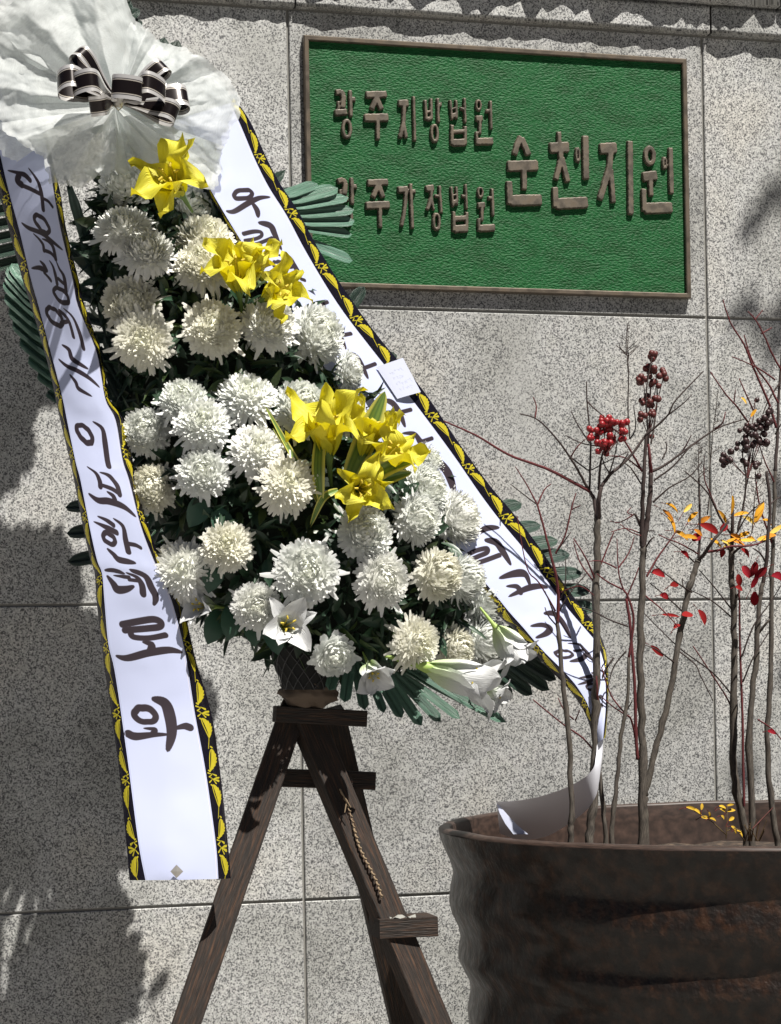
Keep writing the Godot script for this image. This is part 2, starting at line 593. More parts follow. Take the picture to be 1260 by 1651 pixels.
func build_sign() -> void:
	var a := at(500, 55, 0.022)
	var b := at(1117, 480, 0.022)
	var lo := Vector3(minf(a.x, at(499, 465, 0.022).x), b.y, 0.0)
	var hi := Vector3(b.x, a.y, 0.022)
	var sign_ := thing("court_name_plate", "green court name plate with bronze frame and raised Korean lettering on the granite wall", "sign", Vector3(lo.x, lo.y, 0.0))
	var w := hi.x - lo.x
	var h := hi.y - lo.y
	var f := MB.new()
	var rows := []
	for q in [[0.0, -0.002], [0.0, 0.015], [0.002, 0.017], [0.0085, 0.017], [0.0102, 0.0155], [0.0106, 0.007]]:
		var r := PackedVector3Array()
		for e in [Vector2(0, 0), Vector2(1, 0), Vector2(1, 1), Vector2(0, 1)]:
			r.append(Vector3(lerpf(q[0], w - q[0], e.x), lerpf(q[0], h - q[0], e.y), q[1]))
		rows.append(r)
	f.grid(rows, [], true, true)
	part("frame", f.mesh(true), M.frame, sign_)
	var p := MB.new()
	p.grid([PackedVector3Array([Vector3(0.0095, h - 0.0095, 0.009), Vector3(w - 0.0095, h - 0.0095, 0.009)]), PackedVector3Array([Vector3(0.0095, 0.0095, 0.009), Vector3(w - 0.0095, 0.0095, 0.009)])], [[Vector2(0, 0), Vector2(w / 0.9, 0)], [Vector2(0, h / 0.42), Vector2(w / 0.9, h / 0.42)]])
	part("panel", p.mesh(), M.green, sign_)
	var small := [
		[[38, 95, 78, 128, 72, 145, 100, 140, 180], [22, 110, 140, 110, 190], [42, 90, 215, 165, 210], [28, 190, 65, 196, 240], [32, 200, 125, 222, 125], ["o", 168, 325, 25, 55, 28]],
		[[46, 302, 94, 433, 90], [36, 370, 110, 337, 190], [36, 372, 120, 402, 190], [52, 292, 250, 443, 247], [30, 378, 260, 378, 395]],
		[[46, 520, 150, 580, 150], [30, 556, 160, 552, 280, 528, 385], [28, 552, 290, 570, 383], [24, 620, 108, 628, 405]],
		[[24, 698, 132, 706, 265], [24, 738, 122, 740, 260], [22, 705, 212, 740, 208], [30, 712, 258, 738, 254], [24, 784, 118, 788, 282], [28, 798, 160, 808, 160], ["o", 762, 355, 20, 52, 25]],
		[[22, 868, 133, 880, 262], [22, 908, 132, 912, 255], [16, 880, 190, 905, 186], [32, 884, 236, 912, 230], [22, 965, 118, 970, 282], [22, 935, 186, 960, 192], [28, 880, 300, 880, 432], [26, 970, 310, 970, 432], [28, 885, 345, 970, 340], [48, 888, 420, 966, 415]],
		[["o", 1060, 165, 15, 30, 21], [40, 1045, 256, 1084, 252], [26, 1070, 262, 1068, 355], [26, 1110, 202, 1128, 205], [24, 1140, 138, 1146, 326], [24, 1045, 345, 1050, 428], [48, 1054, 410, 1153, 408]]]
	var row2 := [
		[[36, 108, 90, 140, 82, 158, 105, 152, 180], [22, 122, 150, 122, 195], [38, 103, 217, 172, 210], [28, 200, 70, 205, 245], [32, 212, 128, 232, 126], ["o", 176, 335, 24, 50, 26]],
		[[44, 312, 102, 442, 96], [36, 380, 115, 346, 198], [36, 384, 122, 412, 198], [50, 302, 256, 452, 250], [30, 392, 265, 395, 402]],
		[[44, 518, 150, 578, 146], [28, 570, 156, 560, 280, 540, 392], [27, 600, 110, 612, 408], [30, 615, 160, 630, 160]],
		[[44, 706, 142, 752, 136], [26, 742, 150, 738, 205, 714, 284], [22, 740, 205, 756, 284], [22, 764, 190, 785, 192], [24, 795, 124, 808, 306], ["o", 775, 365, 20, 50, 25]],
		[[22, 875, 130, 888, 262], [22, 910, 130, 914, 252], [15, 885, 188, 908, 184], [32, 890, 234, 914, 228], [22, 972, 114, 979, 278], [24, 945, 190, 966, 195], [26, 892, 300, 893, 430], [26, 980, 302, 980, 430], [36, 900, 345, 978, 340], [50, 900, 415, 978, 410]],
		[["o", 1072, 168, 15, 30, 21], [40, 1058, 256, 1100, 252], [26, 1083, 262, 1082, 358], [26, 1125, 204, 1143, 208], [24, 1152, 142, 1158, 325], [24, 1060, 345, 1064, 428], [48, 1070, 410, 1166, 406]]]
	var big := [
		[[40, 165, 125, 140, 180, 124, 235], [42, 170, 135, 215, 238], [68, 85, 315, 268, 310], [38, 185, 330, 188, 465], [44, 88, 420, 95, 560], [70, 104, 540, 292, 536]],
		[[32, 415, 92, 420, 200], [68, 362, 195, 472, 190], [38, 425, 215, 428, 270, 395, 400], [38, 434, 260, 472, 415], ["o", 537, 242, 9, 36, 24], [46, 588, 122, 592, 395], [44, 388, 458, 394, 580], [72, 400, 562, 594, 552]],
		[[70, 690, 200, 785, 195], [42, 755, 215, 745, 330, 684, 530], [36, 755, 340, 772, 550], [42, 880, 155, 885, 628]],
		[["o", 1010, 247, 26, 50, 33], [64, 970, 386, 1050, 375], [36, 1015, 402, 1018, 508], ["o", 1107, 296, 8, 28, 24], [36, 1145, 198, 1152, 492], [38, 970, 468, 975, 608], [72, 984, 592, 1148, 586]]]
	var n := 1
	for s in [[small, Vector2(520, 130), 4.2], [row2, Vector2(520, 270), 4.2], [big, Vector2(800, 190), 4.065]]:
		for letter in s[0]:
			var mesh := letter_mesh(letter, s[1], s[2], 0.015, 0.0075, n)
			var mid: Vector2 = mesh.get_meta("mid")
			mesh.remove_meta("mid")
			var o := part("letter", mesh, M.bronze, sign_)
			o.position = Vector3(mid.x - lo.x, mid.y - lo.y, 0.0086)
			n += 1

# ------------------------------------------------------------------ planter
var pot_c := Vector3.ZERO
var pot_r := 0.5
func build_planter() -> void:
	var z := 0.76
	var c := at(1240, 1328, z)
	var u := unit(c)
	var t := thing("planter", "large round dark brown planter with rippled sides at the lower right", "planter", Vector3(c.x, 0, c.z))
	var top := c.y
	pot_c = Vector3(c.x, top, c.z)
	var nz := FastNoiseLite.new()
	nz.seed = 77
	nz.frequency = 1.0
	var prof := [[0.0, 533], [12, 531], [30, 524], [52, 514], [68, 510], [90, 515], [112, 518], [132, 514], [152, 504], [172, 500], [190, 504], [206, 505], [225, 496], [244, 486], [264, 486], [290, 491], [320, 488], [350, 475], [372, 471], [395, 476], [420, 472], [470, 458], [560, 446], [660, 430], [780, 405], [900, 380]]
	pot_r = 533 * u
	var rows := []
	var uvs := []
	var n := 120
	var steps := 90
	for i in steps + 1:
		var y := top * (1.0 - float(i) / steps)
		var row := PackedVector3Array()
		var ur := []
		for k in n:
			var a := TAU * k / n
			var d := (top - y) / u + nz.get_noise_3d(cos(a) * 1.3, sin(a) * 1.3, 0.0) * 12.0 * smoothstep(0.02, 0.12, top - y)
			var r := interp(prof, d) * u
			r += nz.get_noise_3d(cos(a) * 5.0, sin(a) * 5.0, y * 5.0) * 0.0009
			row.append(Vector3(cos(a) * r, y, -sin(a) * r))
			ur.append(Vector2(float(k) / n, y))
		rows.append(row); uvs.append(ur)
	var b := MB.new()
	b.grid(rows, uvs, true)
	part("pot_wall", b.mesh(), M.pot, t)
	# rim and inner face
	rows = []
	for q in [[0.0, 0.0], [0.001, 0.004], [0.006, 0.007], [0.016, 0.007], [0.021, 0.002], [0.023, -0.03], [0.03, -0.09]]:
		var row := PackedVector3Array()
		for k in n:
			var a := TAU * k / n
			var r: float = 533 * u - q[0] + nz.get_noise_3d(cos(a) * 5.0, sin(a) * 5.0, top * 5.0) * 0.0009
			row.append(Vector3(cos(a) * r, top + q[1] + nz.get_noise_2d(cos(a) * 2.0, sin(a) * 2.0) * 0.003, -sin(a) * r))
		rows.append(row)
	var rm := MB.new()
	rm.grid(rows, [], true, true)
	part("rim", rm.mesh(), M.pot_rim, t)
	# soil
	var s := MB.new()
	rows = []
	for i in 14:
		var row := PackedVector3Array()
		for k in 72:
			var a := TAU * k / 72
			var r := (533 * u - 0.026) * i / 13.0
			row.append(Vector3(cos(a) * r, top - 0.075 + nz.get_noise_2d(cos(a) * r * 26.0, sin(a) * r * 26.0) * 0.009, -sin(a) * r))
		rows.append(row)
	s.grid(rows, [], true)
	var so := part("planting_soil", s.mesh(), M.soil, self)
	so.position = Vector3(c.x, 0, c.z)
	tag(so, "dry brown soil filling the dark planter", "soil")

# ------------------------------------------------------------------ tripod
func beam(parent: Node3D, called: String, a: Vector3, b: Vector3, w: float, d: float, roll := 0.0) -> void:
	var dir := (b - a).normalized()
	var z := dir
	var x := dir.cross(Vector3(0, 0, 1)).normalized().rotated(dir, roll)
	var y := z.cross(x)
	var ring := []
	var c := 0.003
	for q in [Vector2(-w + c, -d), Vector2(w - c, -d), Vector2(w, -d + c), Vector2(w, d - c), Vector2(w - c, d), Vector2(-w + c, d), Vector2(-w, d - c), Vector2(-w, -d + c)]: ring.append(q * 0.5 + Vector2(signf(q.x) * w * 0.0, 0))
	var m := MB.new()
	m.prism(ring, Transform3D(Basis(x, y, z), a - parent.position), Transform3D(Basis(x, y, z), b - parent.position))
	part(called, m.mesh(true), M.wood, parent)

func to_ground(a: Vector3, b: Vector3) -> Vector3:
	return a + (b - a) * ((a.y - 0.005) / (a.y - b.y))

func build_stand() -> void:
	var base := at(500, 1160, 0.80)
	var t := thing("tripod_stand", "dark weathered timber tripod stand carrying the funeral wreath", "stand", Vector3(base.x, 0, 0.80))
	var u := 0.00101
	var l0 := at(464, 1168, 0.815)
	beam(t, "leg", l0 + Vector3(0.012, 0.03, 0), to_ground(l0, at(300, 1651, 0.93)), 42 * u, 0.032, 0.15)
	var r0 := at(500, 1172, 0.825)
	beam(t, "leg", r0 + Vector3(-0.006, 0.012, 0), to_ground(r0, at(700, 1651, 0.94)), 46 * u, 0.034, -0.25)
	var b0 := at(534, 1166, 0.77)
	beam(t, "rear_leg", b0 + Vector3(0, 0.02, 0), to_ground(b0, at(648, 1651, 0.60)), 42 * u, 0.036, 0.1)
	beam(t, "crossbar", at(443, 1151, 0.846), at(589, 1159, 0.846), 0.026, 0.030)
	beam(t, "crossbar", at(428, 1253, 0.80), at(603, 1259, 0.80), 0.029, 0.028)
	beam(t, "peg_block", at(604, 1495, 0.90), at(697, 1490, 0.90), 0.031, 0.07)
	# twine wound down the right leg
	var m := MB.new()
	var pts := []
	var rad := []
	for i in 90:
		var s := i / 89.0
		var px := lerpf(548, 615, s) + sin(s * 9.0) * 3.0
		var py := lerpf(1272, 1448, s)
		pts.append(at(px + sin(s * 130.0) * 1.4, py + cos(s * 130.0) * 1.2, lerpf(0.872, 0.920, s) + 0.002 * cos(s * 130.0)) - t.position)
		rad.append(0.0011 if s < 0.35 else 0.0018)
	m.tube(pts, rad, 5)
	for q in [[548, 1272, 566, 1302], [560, 1290, 556, 1310], [612, 1440, 626, 1452], [610, 1446, 606, 1462], [600, 1395, 592, 1406]]:
		m.tube([at(q[0], q[1], 0.895) - t.position, at(q[2], q[3], 0.90) - t.position], [0.0014, 0.001], 4)
	part("twine", m.mesh(), plain(lin(0.22, 0.16, 0.10), 0.9), t)
	# scrap of pale tape on the peg block
	var tp := MB.new()
	var rows := []
	for i in 7:
		rows.append(PackedVector3Array([at(628 + i * 7, 1477 + sin(i * 1.9) * 3.0, 0.915) - t.position + Vector3(0, 0.0006, 0), at(630 + i * 7, 1481 + cos(i * 2.3) * 3.0, 0.934) - t.position]))
	tp.grid(rows)
	part("tape_scrap", tp.mesh(), plain(lin(0.26, 0.26, 0.24), 0.6), t)

# ------------------------------------------------------------------ body of the wreath
const BODY := [[270, 165, 325, 0.72, 0.05], [330, 150, 350, 0.73, 0.07], [400, 142, 395, 0.735, 0.09], [500, 155, 505, 0.745, 0.11], [600, 185, 560, 0.755, 0.13], [700, 205, 640, 0.765, 0.15], [800, 222, 720, 0.775, 0.165], [900, 270, 755, 0.785, 0.17], [1000, 330, 765, 0.79, 0.15], [1050, 425, 730, 0.795, 0.10], [1085, 440, 640, 0.80, 0.04]]
func body_row(py: float) -> Array:
	var out := []
	for k in range(1, 5):
		var tab := []
		for r in BODY: tab.append([r[0], r[k]])
		out.append(interp(tab, py))
	return out

func body_at(px: float, py: float) -> Vector3:
	var r := body_row(py)
	var u := clampf((px - (r[0] + r[1]) * 0.5) / ((r[1] - r[0]) * 0.5), -1, 1)
	return at(px, py, r[2] + r[3] * sqrt(1.0 - u * u))

func body_normal(px: float, py: float) -> Vector3:
	var r := body_row(py)
	var hw: float = (r[1] - r[0]) * 0.5
	var mid: float = (r[0] + r[1]) * 0.5
	px = mid + clampf((px - mid) / hw, -0.9, 0.9) * hw
	var a := body_at(px + 8, py) - body_at(px - 8, py)
	var b := body_at(px, py - 12) - body_at(px, py + 12)
	return a.cross(b).normalized()

func leaf_shape(l: float, w: float, fold: float, curl: float, n := 4, tip := 1.0) -> MB:   # blade along +z, face towards +y
	var m := MB.new()
	var rows := []
	for i in n + 1:
		var s := float(i) / n
		var ww := w * pow(sin(PI * clampf(s * 0.93 + 0.07, 0, 1)), 0.7) * (1.0 if s < 0.99 else 0.08 * tip)
		var y := -curl * l * s * s
		rows.append(PackedVector3Array([Vector3(-ww * 0.5, y + fold * ww, l * s), Vector3(0, y, l * s), Vector3(ww * 0.5, y + fold * ww, l * s)]))
	m.grid(rows)
	return m

func build_body() -> void:
	var rows := []
	for i in 27:
		var py := lerpf(275, 1085, i / 26.0)
		var r := body_row(py)
		var row := PackedVector3Array()
		for k in 21:
			var a := PI * k / 20.0
			row.append(at((r[0] + r[1]) * 0.5 - cos(a) * (r[1] - r[0]) * 0.47, py, r[2] + sin(a) * (r[3] - 0.02) - 0.02))
		for k in range(1, 8):
			row.append(at(lerpf(r[0] + 12.0, r[1] - 12.0, 1.0 - k / 8.0), py, r[2] - 0.05))
		rows.append(row)
	var m := MB.new()
	m.grid(rows, [], true)
	var f := part("foam_core", m.mesh(), M.foam, self)
	tag(f, "dark green foam core of the wreath glimpsed between leaves and flowers", "floral foam")
	# filler leaves
	var kinds := [leaf_shape(1.0, 0.30, 0.25, 0.25), leaf_shape(1.0, 0.42, 0.2, 0.35), leaf_shape(1.0, 0.16, 0.3, 0.2)]
	var lv := MB.new()
	for i in 2600:
		var py := rng.randf_range(285, 1080)
		var r := body_row(py)
		var e := rng.randf()
		var px := lerpf(r[0], r[1], e if rng.randf() < 0.75 else (pow(e, 2.5) if rng.randf() < 0.5 else 1.0 - pow(e, 2.5)))
		var p := body_at(px, py)
		var nn := body_normal(px, py)
		var dir := (nn * rng.randf_range(0.1, 0.9) + Vector3(rng.randf_range(-1, 1), rng.randf_range(-1.1, 0.8), rng.randf_range(-0.3, 0.6))).normalized()
		var y := (nn + Vector3(rng.randf_range(-0.6, 0.6), rng.randf_range(-0.2, 0.9), rng.randf_range(-0.3, 0.5))).normalized()
		var x := y.cross(dir).normalized()
		y = dir.cross(x)
		var g := rng.randf_range(0.55, 1.25)
		lv.tint = Color(0.022 * g, 0.050 * g, 0.026 * g) if rng.randf() < 0.8 else Color(0.045 * g, 0.075 * g, 0.022 * g)
		var k := rng.randi() % 3
		var s := rng.randf_range(0.022, 0.046) * (1.25 if k == 2 else 1.0)
		lv.add(kinds[k], Transform3D(Basis(x * s, y * s, dir * s), p - nn * rng.randf_range(0.0, 0.02)))
	var o := part("filler_foliage", lv.mesh(), M.leaf_dark, self)
	tag(o, "dark green leafy filler foliage between the white flowers", "foliage", "", "stuff")
	# a few larger rounded leaves under the lower left flowers
	var rd := thing("round_leaf_sprig", "sprig of rounded dark green leaves under the lower left chrysanthemums", "leaf sprig", at(395, 990, 0.90))
	var big := leaf_shape(0.056, 0.036, 0.12, 0.2, 6, 6.0)
	for q in [[352, 985, -0.35], [402, 985, 0.12], [372, 975, -0.1], [430, 1000, 0.3], [330, 800, -0.5], [345, 820, 0.4], [905 - 560, 900, -0.2]]:
		var mm := MB.new()
		mm.tint = Color(0.030, 0.075, 0.050)
		var dir := Vector3(sin(q[2]), -cos(q[2]), 0.25).normalized()
		var x := Vector3(0.15, 0.2, 1.0).cross(dir).normalized()
		mm.add(big, Transform3D(Basis(x, dir.cross(x), dir), body_at(q[0], q[1]) + Vector3(0, 0, 0.012) - rd.position))
		part("leaf", mm.mesh(), M.leaf_dark, rd)
	# net-wrapped pot foot and paper-wrapped lump on the stand
	var bk := thing("net_basket", "dark cone of floral netting under the wreath above the stand", "basket", at(505, 1100, 0.83))
	rows = []
	for i in 9:
		var s := i / 8.0
		var row := PackedVector3Array()
		for k in 24:
			var a := TAU * k / 24
			row.append(at(lerpf(505, 498, s) + cos(a) * lerpf(68, 42, s), lerpf(1040, 1112, s), 0.835 + sin(a) * 0.055) - bk.position)
		rows.append(row)
	var bm := MB.new()
	bm.grid(rows, [], true, true)
	part("lining", bm.mesh(), plain(lin(0.006, 0.006, 0.006), 0.8), bk)
	var nm := MB.new()
	for k in 16:
		for sgn in [-1.0, 1.0]:
			var pts := []
			for i in 8:
				var s := i / 7.0
				var a: float = TAU * (k / 16.0 + sgn * s * 0.16)
				pts.append(at(lerpf(505, 498, s) + cos(a) * (lerpf(68, 42, s) + 1.5), lerpf(1040, 1112, s), 0.835 + sin(a) * 0.0575) - bk.position)
			nm.tube(pts, [0.0008, 0.0008, 0.0008, 0.0008, 0.0008, 0.0008, 0.0008, 0.0008], 4, false)
	var net := part("net_cord", nm.mesh(), plain(lin(0.05, 0.05, 0.052), 0.5), bk)
	net.set_meta("kind", "stuff")
	var nz := FastNoiseLite.new()
	nz.seed = 9
	nz.frequency = 0.9
	rows = []
	var c := at(498, 1117, 0.84)
	for i in 15:
		var row := PackedVector3Array()
		for k in 28:
			var d := Vector3(sin(PI * i / 14.0) * cos(TAU * k / 28), cos(PI * i / 14.0), sin(PI * i / 14.0) * sin(TAU * k / 28))
			row.append(d * Vector3(0.045, 0.026, 0.045) * (1.0 + 0.35 * nz.get_noise_3d(d.x * 2.0, d.y * 2.0, d.z * 2.0) + 0.1 * nz.get_noise_3d(d.x * 7, d.y * 7, d.z * 7)))
		rows.append(row)
	var lm := MB.new()
	lm.grid(rows, [], true, true)
	var lump := part("wrapped_bundle", lm.mesh(), plain(lin(0.10, 0.072, 0.052), 0.85), self)
	lump.position = c
	tag(lump, "lumpy brown paper-wrapped foot of the wreath on the top crossbar", "bundle")

# ------------------------------------------------------------------ palms
func palm_leaflet(a: Vector3, b: Vector3, w: float, sag: float, blunt: float, face: Vector3, tone := 1.0) -> ArrayMesh:
	# channelled plastic leaflet: two folds, ribbed, from a to b
	var m := MB.new()
	var l := a.distance_to(b)
	var dir := (b - a) / l
	var x := face.cross(dir).normalized()
	var y := dir.cross(x).normalized()
	var rows := []
	var n := 12
	var g := rng.randf_range(0.8, 1.2) * tone
	for i in n + 1:
		var s := float(i) / n
		var ww := w * (0.55 + 0.45 * smoothstep(0.0, 0.3, s))
		var e := clampf((s - (1.0 - blunt)) / blunt, 0, 1)
		ww *= maxf(sqrt(maxf(1.0 - e * e, 0.0)), 0.03)
		var c := a + dir * l * s - Vector3(0, 1, 0) * sag * l * s * s + y * sag * 0.4 * l * s * s
		var row := PackedVector3Array()
		for q in [[-1.0, 0.05], [-0.72, 0.12], [-0.38, 0.04], [-0.08, -0.07], [0.0, -0.02], [0.08, -0.07], [0.38, 0.04], [0.72, 0.12], [1.0, 0.05]]:
			row.append(c + x * ww * 0.5 * q[0] + y * ww * q[1])
		rows.append(row)
	m.tint = Color(0.024 * g, 0.048 * g, 0.035 * g)
	m.grid(rows)
	return m.mesh()

func palm(label: String, base: Vector2, zb: float, leaflets: Array, width: float, blunt := 0.2, sag := 0.03, tone := 1.0) -> Node3D:
	# leaflets: [px, py, z, px, py, z] from rachis to tip
	var p0 := at(base.x, base.y, zb)
	var t := thing("palm_frond", label, "palm frond", p0)
	var path := [Vector3.ZERO]
	for q in leaflets: path.append(at(q[0], q[1], q[2]) - p0)
	if path.size() > 2:
		var rc := MB.new()
		rc.tint = Color(0.03, 0.06, 0.03)
		var rad := []
		for i in path.size(): rad.append(0.0022)
		rc.tube(path, rad, 5)
		part("midrib", rc.mesh(), M.palm, t)
	for q in leaflets:
		var a := at(q[0], q[1], q[2]) - p0
		var b := at(q[3], q[4], q[5]) - p0
		var face := Vector3(rng.randf_range(-0.25, 0.25), 0.55, 1.0)
		part("leaflet", palm_leaflet(a, b, width * rng.randf_range(0.9, 1.1) * 0.00105, sag, blunt, face, tone), M.palm, t)
	return t

func build_palms() -> void:
	var l := []
	for q in [[452, 318, 512, 296], [455, 326, 545, 303], [462, 335, 562, 318], [468, 346, 571, 338], [470, 356, 572, 356], [472, 364, 568, 378], [478, 385, 569, 420]]:
		l.append([q[0], q[1], 0.47, q[2], q[3], 0.42])
	palm("pale glossy palm frond reaching across the lower left of the green plate", Vector2(420, 340), 0.52, l, 27, 0.22, 0.0, 4.5)
	l = [[552, 512, 0.60, 588, 462, 0.60], [600, 580, 0.62, 640, 572, 0.60], [640, 640, 0.64, 672, 650, 0.60]]
	palm("small palm leaflets peeping out behind the middle of the right ribbon", Vector2(520, 540), 0.62, l, 22, 0.4, 0.0)
	l = []
	for q in [[770, 830, 841, 811], [790, 860, 872, 846], [805, 885, 900, 871], [822, 905, 919, 893], [842, 930, 939, 923], [860, 955, 952, 951], [880, 985, 960, 977], [895, 1010, 957, 1000], [905, 1030, 950, 1022]]:
		l.append([q[0], q[1], 0.70, q[2], q[3], 0.66])
	palm("row of dark glossy palm leaflets sticking out right of the lettered ribbon", Vector2(740, 790), 0.70, l, 27, 0.3, 0.0, 1.3)
	l = []
	for q in [[800, 1035, 897, 1096], [790, 1045, 886, 1113], [775, 1058, 859, 1120], [765, 1070, 827, 1124], [812, 1020, 905, 1072], [820, 1010, 900, 1052]]:
		l.append([q[0], q[1], 0.80, q[2], q[3], 0.80])
	palm("palm frond under the white lilies beside the narrow end of the right ribbon", Vector2(750, 1040), 0.80, l, 26, 0.22, 0.0)
	l = []
	for q in [[532, 1055, 516, 1086], [548, 1058, 531, 1112], [566, 1062, 556, 1131], [572, 1060, 588, 1143], [590, 1075, 619, 1148], [606, 1085, 648, 1156], [618, 1080, 680, 1168], [632, 1082, 711, 1162], [645, 1085, 742, 1157], [655, 1082, 816, 1162], [650, 1070, 770, 1140]]:
		l.append([q[0], q[1], 0.87, q[2], q[3], 0.90])
	palm("fan of palm leaflets hanging below the wreath right of the stand top", Vector2(560, 1040), 0.87, l, 17, 0.12, 0.02, 3.0)
	l = []
	for q in [[60, 478, 19, 425], [63, 488, 12, 431], [68, 503, 10, 441], [73, 518, 6, 455], [78, 535, 8, 474], [84, 555, 15.5, 495], [92, 578, 21, 518], [100, 600, 33, 545], [108, 618, 46.5, 575], [112, 634, 62, 600], [118, 655, 77.5, 630]]:
		l.append([q[0], q[1], 0.62, q[2], q[3], 0.60])
	palm("green palm frond curving out left of the left ribbon in the shade", Vector2(58, 440), 0.62, l, 27, 0.25, 0.0, 4.0)
	l = []
	for i in 12: l.append([70.0, 190.0 + i * 20, 0.60, -45.0 - i, 180.0 + i * 24, 0.56])
	palm("dark palm frond at the left picture edge beside the top of the left ribbon", Vector2(80, 180), 0.62, l, 26, 0.2, 0.0)
	l = [[185, 812, 0.66, 106, 818, 0.62], [195, 850, 0.66, 108, 860, 0.62], [205, 888, 0.66, 110, 906, 0.62]]
	palm("three dark palm leaflets left of the lower left ribbon", Vector2(215, 800), 0.68, l, 26, 0.3, 0.0)
	l = []
	for i in 15:
		var y := 300.0 + i * 17.0
		l.append([112.0 + i * 4.5, y, 0.73 + 0.002 * i, 150.0 + i * 6.0 + rng.randf_range(-12, 12), y + rng.randf_range(90, 150), 0.77])
	palm("dark green palm leaflets hanging between left ribbon and flowers", Vector2(105, 285), 0.78, l, 17, 0.15, 0.03, 1.6)
	l = []
	for i in 9:
		var y := 560.0 + i * 20.0
		l.append([160.0 + i * 6, y, 0.77, 205.0 + i * 7.0 + rng.randf_range(-10, 10), y + rng.randf_range(40, 90), 0.80])
	palm("dark palm leaflets beside the bend of the left ribbon", Vector2(155, 540), 0.82, l, 16, 0.15, 0.03)
	# big fans behind the wreath, which shade the wall, and the stake that holds them and the wrap
	var foot := at(335, 520, 0.72)
	var stake := thing("bamboo_stake", "dark bamboo stake rising behind the white wrap and holding the palm fans", "stake", foot)
	var sk := MB.new()
	sk.tint = Color(0.10, 0.08, 0.04)
	sk.tube([Vector3.ZERO, at(290, 240, 0.62) - foot, at(160, 20, 0.56) - foot, at(130, -340, 0.47) - foot], [0.012, 0.012, 0.011, 0.009], 8)
	part("cane_pole", sk.mesh(), M.leaf_dark, stake)
	for q in [[190, 170, 0.60, 190, 170, 0.87], [110, 60, 0.57, 150, 100, 0.85]]:
		var arm := MB.new()
		arm.tint = Color(0.10, 0.08, 0.04)
		arm.tube([at(q[0] + 60, q[1], q[2]) - foot, at(q[3], q[4], q[5]) - foot], [0.005, 0.005], 6)
		part("cross_twig", arm.mesh(), M.leaf_dark, stake)
	for fan in [[238, 165, 0.40, 112, 30, "topmost"], [335, 395, 0.43, 190, 36, "middle"], [268, 545, 0.42, 225, 28, "lowest"], [115, -155, 0.43, 165, 44, "tip"], [190, -330, 0.43, 170, 40, "crown"], [288, 240, 0.44, 134, 38, "second"], [345, 725, 0.42, 92, 26, "inner"], [165, 55, 0.43, 88, 24, "small"], [322, 830, 0.42, 150, 26, "bottom"]]:
		l = []
		var n: int = fan[4]
		for i in n:
			var a := TAU * i / n + rng.randf_range(-0.02, 0.02)
			var r: float = fan[3] * rng.randf_range(0.86, 1.05)
			l.append([fan[0] + cos(a) * 8.0, fan[1] + sin(a) * 8.0, 0.43 + 0.001 * (i % 7), fan[0] + cos(a) * r * 0.86, fan[1] + sin(a) * r, fan[2]])
		var fr := palm({"topmost": "broad palm fan behind the white wrap, its tips shading the wall", "small": "small palm fan just behind the top of the white wrap", "inner": "small dense palm fan hidden behind the middle of the lower flowers", "crown": "highest palm fan, wholly above the picture behind the wreath", "bottom": "small palm fan behind the lowest left flowers of the wreath", "second": "broad palm fan behind the upper flowers and the wrap hem", "middle": "broad palm fan hidden behind the middle of the wreath", "lowest": "broad palm fan hidden behind the lower flowers of the wreath", "tip": "broad palm fan above the picture behind the wreath top"}[fan[5]], Vector2(fan[0], fan[1]), 0.43, l, 25, 0.2, 0.0)
		var ties := {"topmost": [250, 120, 0.595], "middle": [335, 420, 0.70], "lowest": [300, 560, 0.74], "tip": [200, -100, 0.535], "crown": [180, -310, 0.475], "small": [165, 40, 0.56], "inner": [345, 730, 0.76], "second": [290, 240, 0.62], "bottom": [330, 830, 0.78]}
		var tie: Array = ties[fan[5]]
		var hub := MB.new()
		hub.tint = Color(0.03, 0.06, 0.03)
		hub.tube([at(tie[0], tie[1], tie[2]) - fr.position, Vector3(0, 0, -0.004)], [0.006, 0.010], 6)
		part("stalk", hub.mesh(), M.palm, fr)

# ------------------------------------------------------------------ ribbons
func cov_dab(img: PackedByteArray, w: int, h: int, a: Vector2, b: Vector2, ra: float, rb: float) -> void:
	var lo := (a.min(b) - Vector2.ONE * (maxf(ra, rb) + 1.5)).floor()
	var hi := (a.max(b) + Vector2.ONE * (maxf(ra, rb) + 1.5)).ceil()
	var d := b - a
	var l2 := maxf(d.length_squared(), 1e-6)
	for y in range(maxi(0, int(lo.y)), mini(h, int(hi.y) + 1)):
		for x in range(maxi(0, int(lo.x)), mini(w, int(hi.x) + 1)):
			var p := Vector2(x + 0.5, y + 0.5)
			var t := clampf((p - a).dot(d) / l2, 0, 1)
			var k := lerpf(ra, rb, t) - p.distance_to(a + d * t) + 0.5
			if k > 0.0:
				var q := int(clampf(k, 0, 1) * 255.0)
				if q > img[y * w + x]: img[y * w + x] = q

func curve2(pts: Array, t: float) -> Vector2:
	var n := pts.size() - 1
	var f := clampf(t, 0, 0.99999) * n
	var i := int(f)
	var b: Vector2 = pts[i]
	var c: Vector2 = pts[i + 1]
	return b.cubic_interpolate(c, pts[maxi(i - 1, 0)], pts[mini(i + 2, n)], f - i)

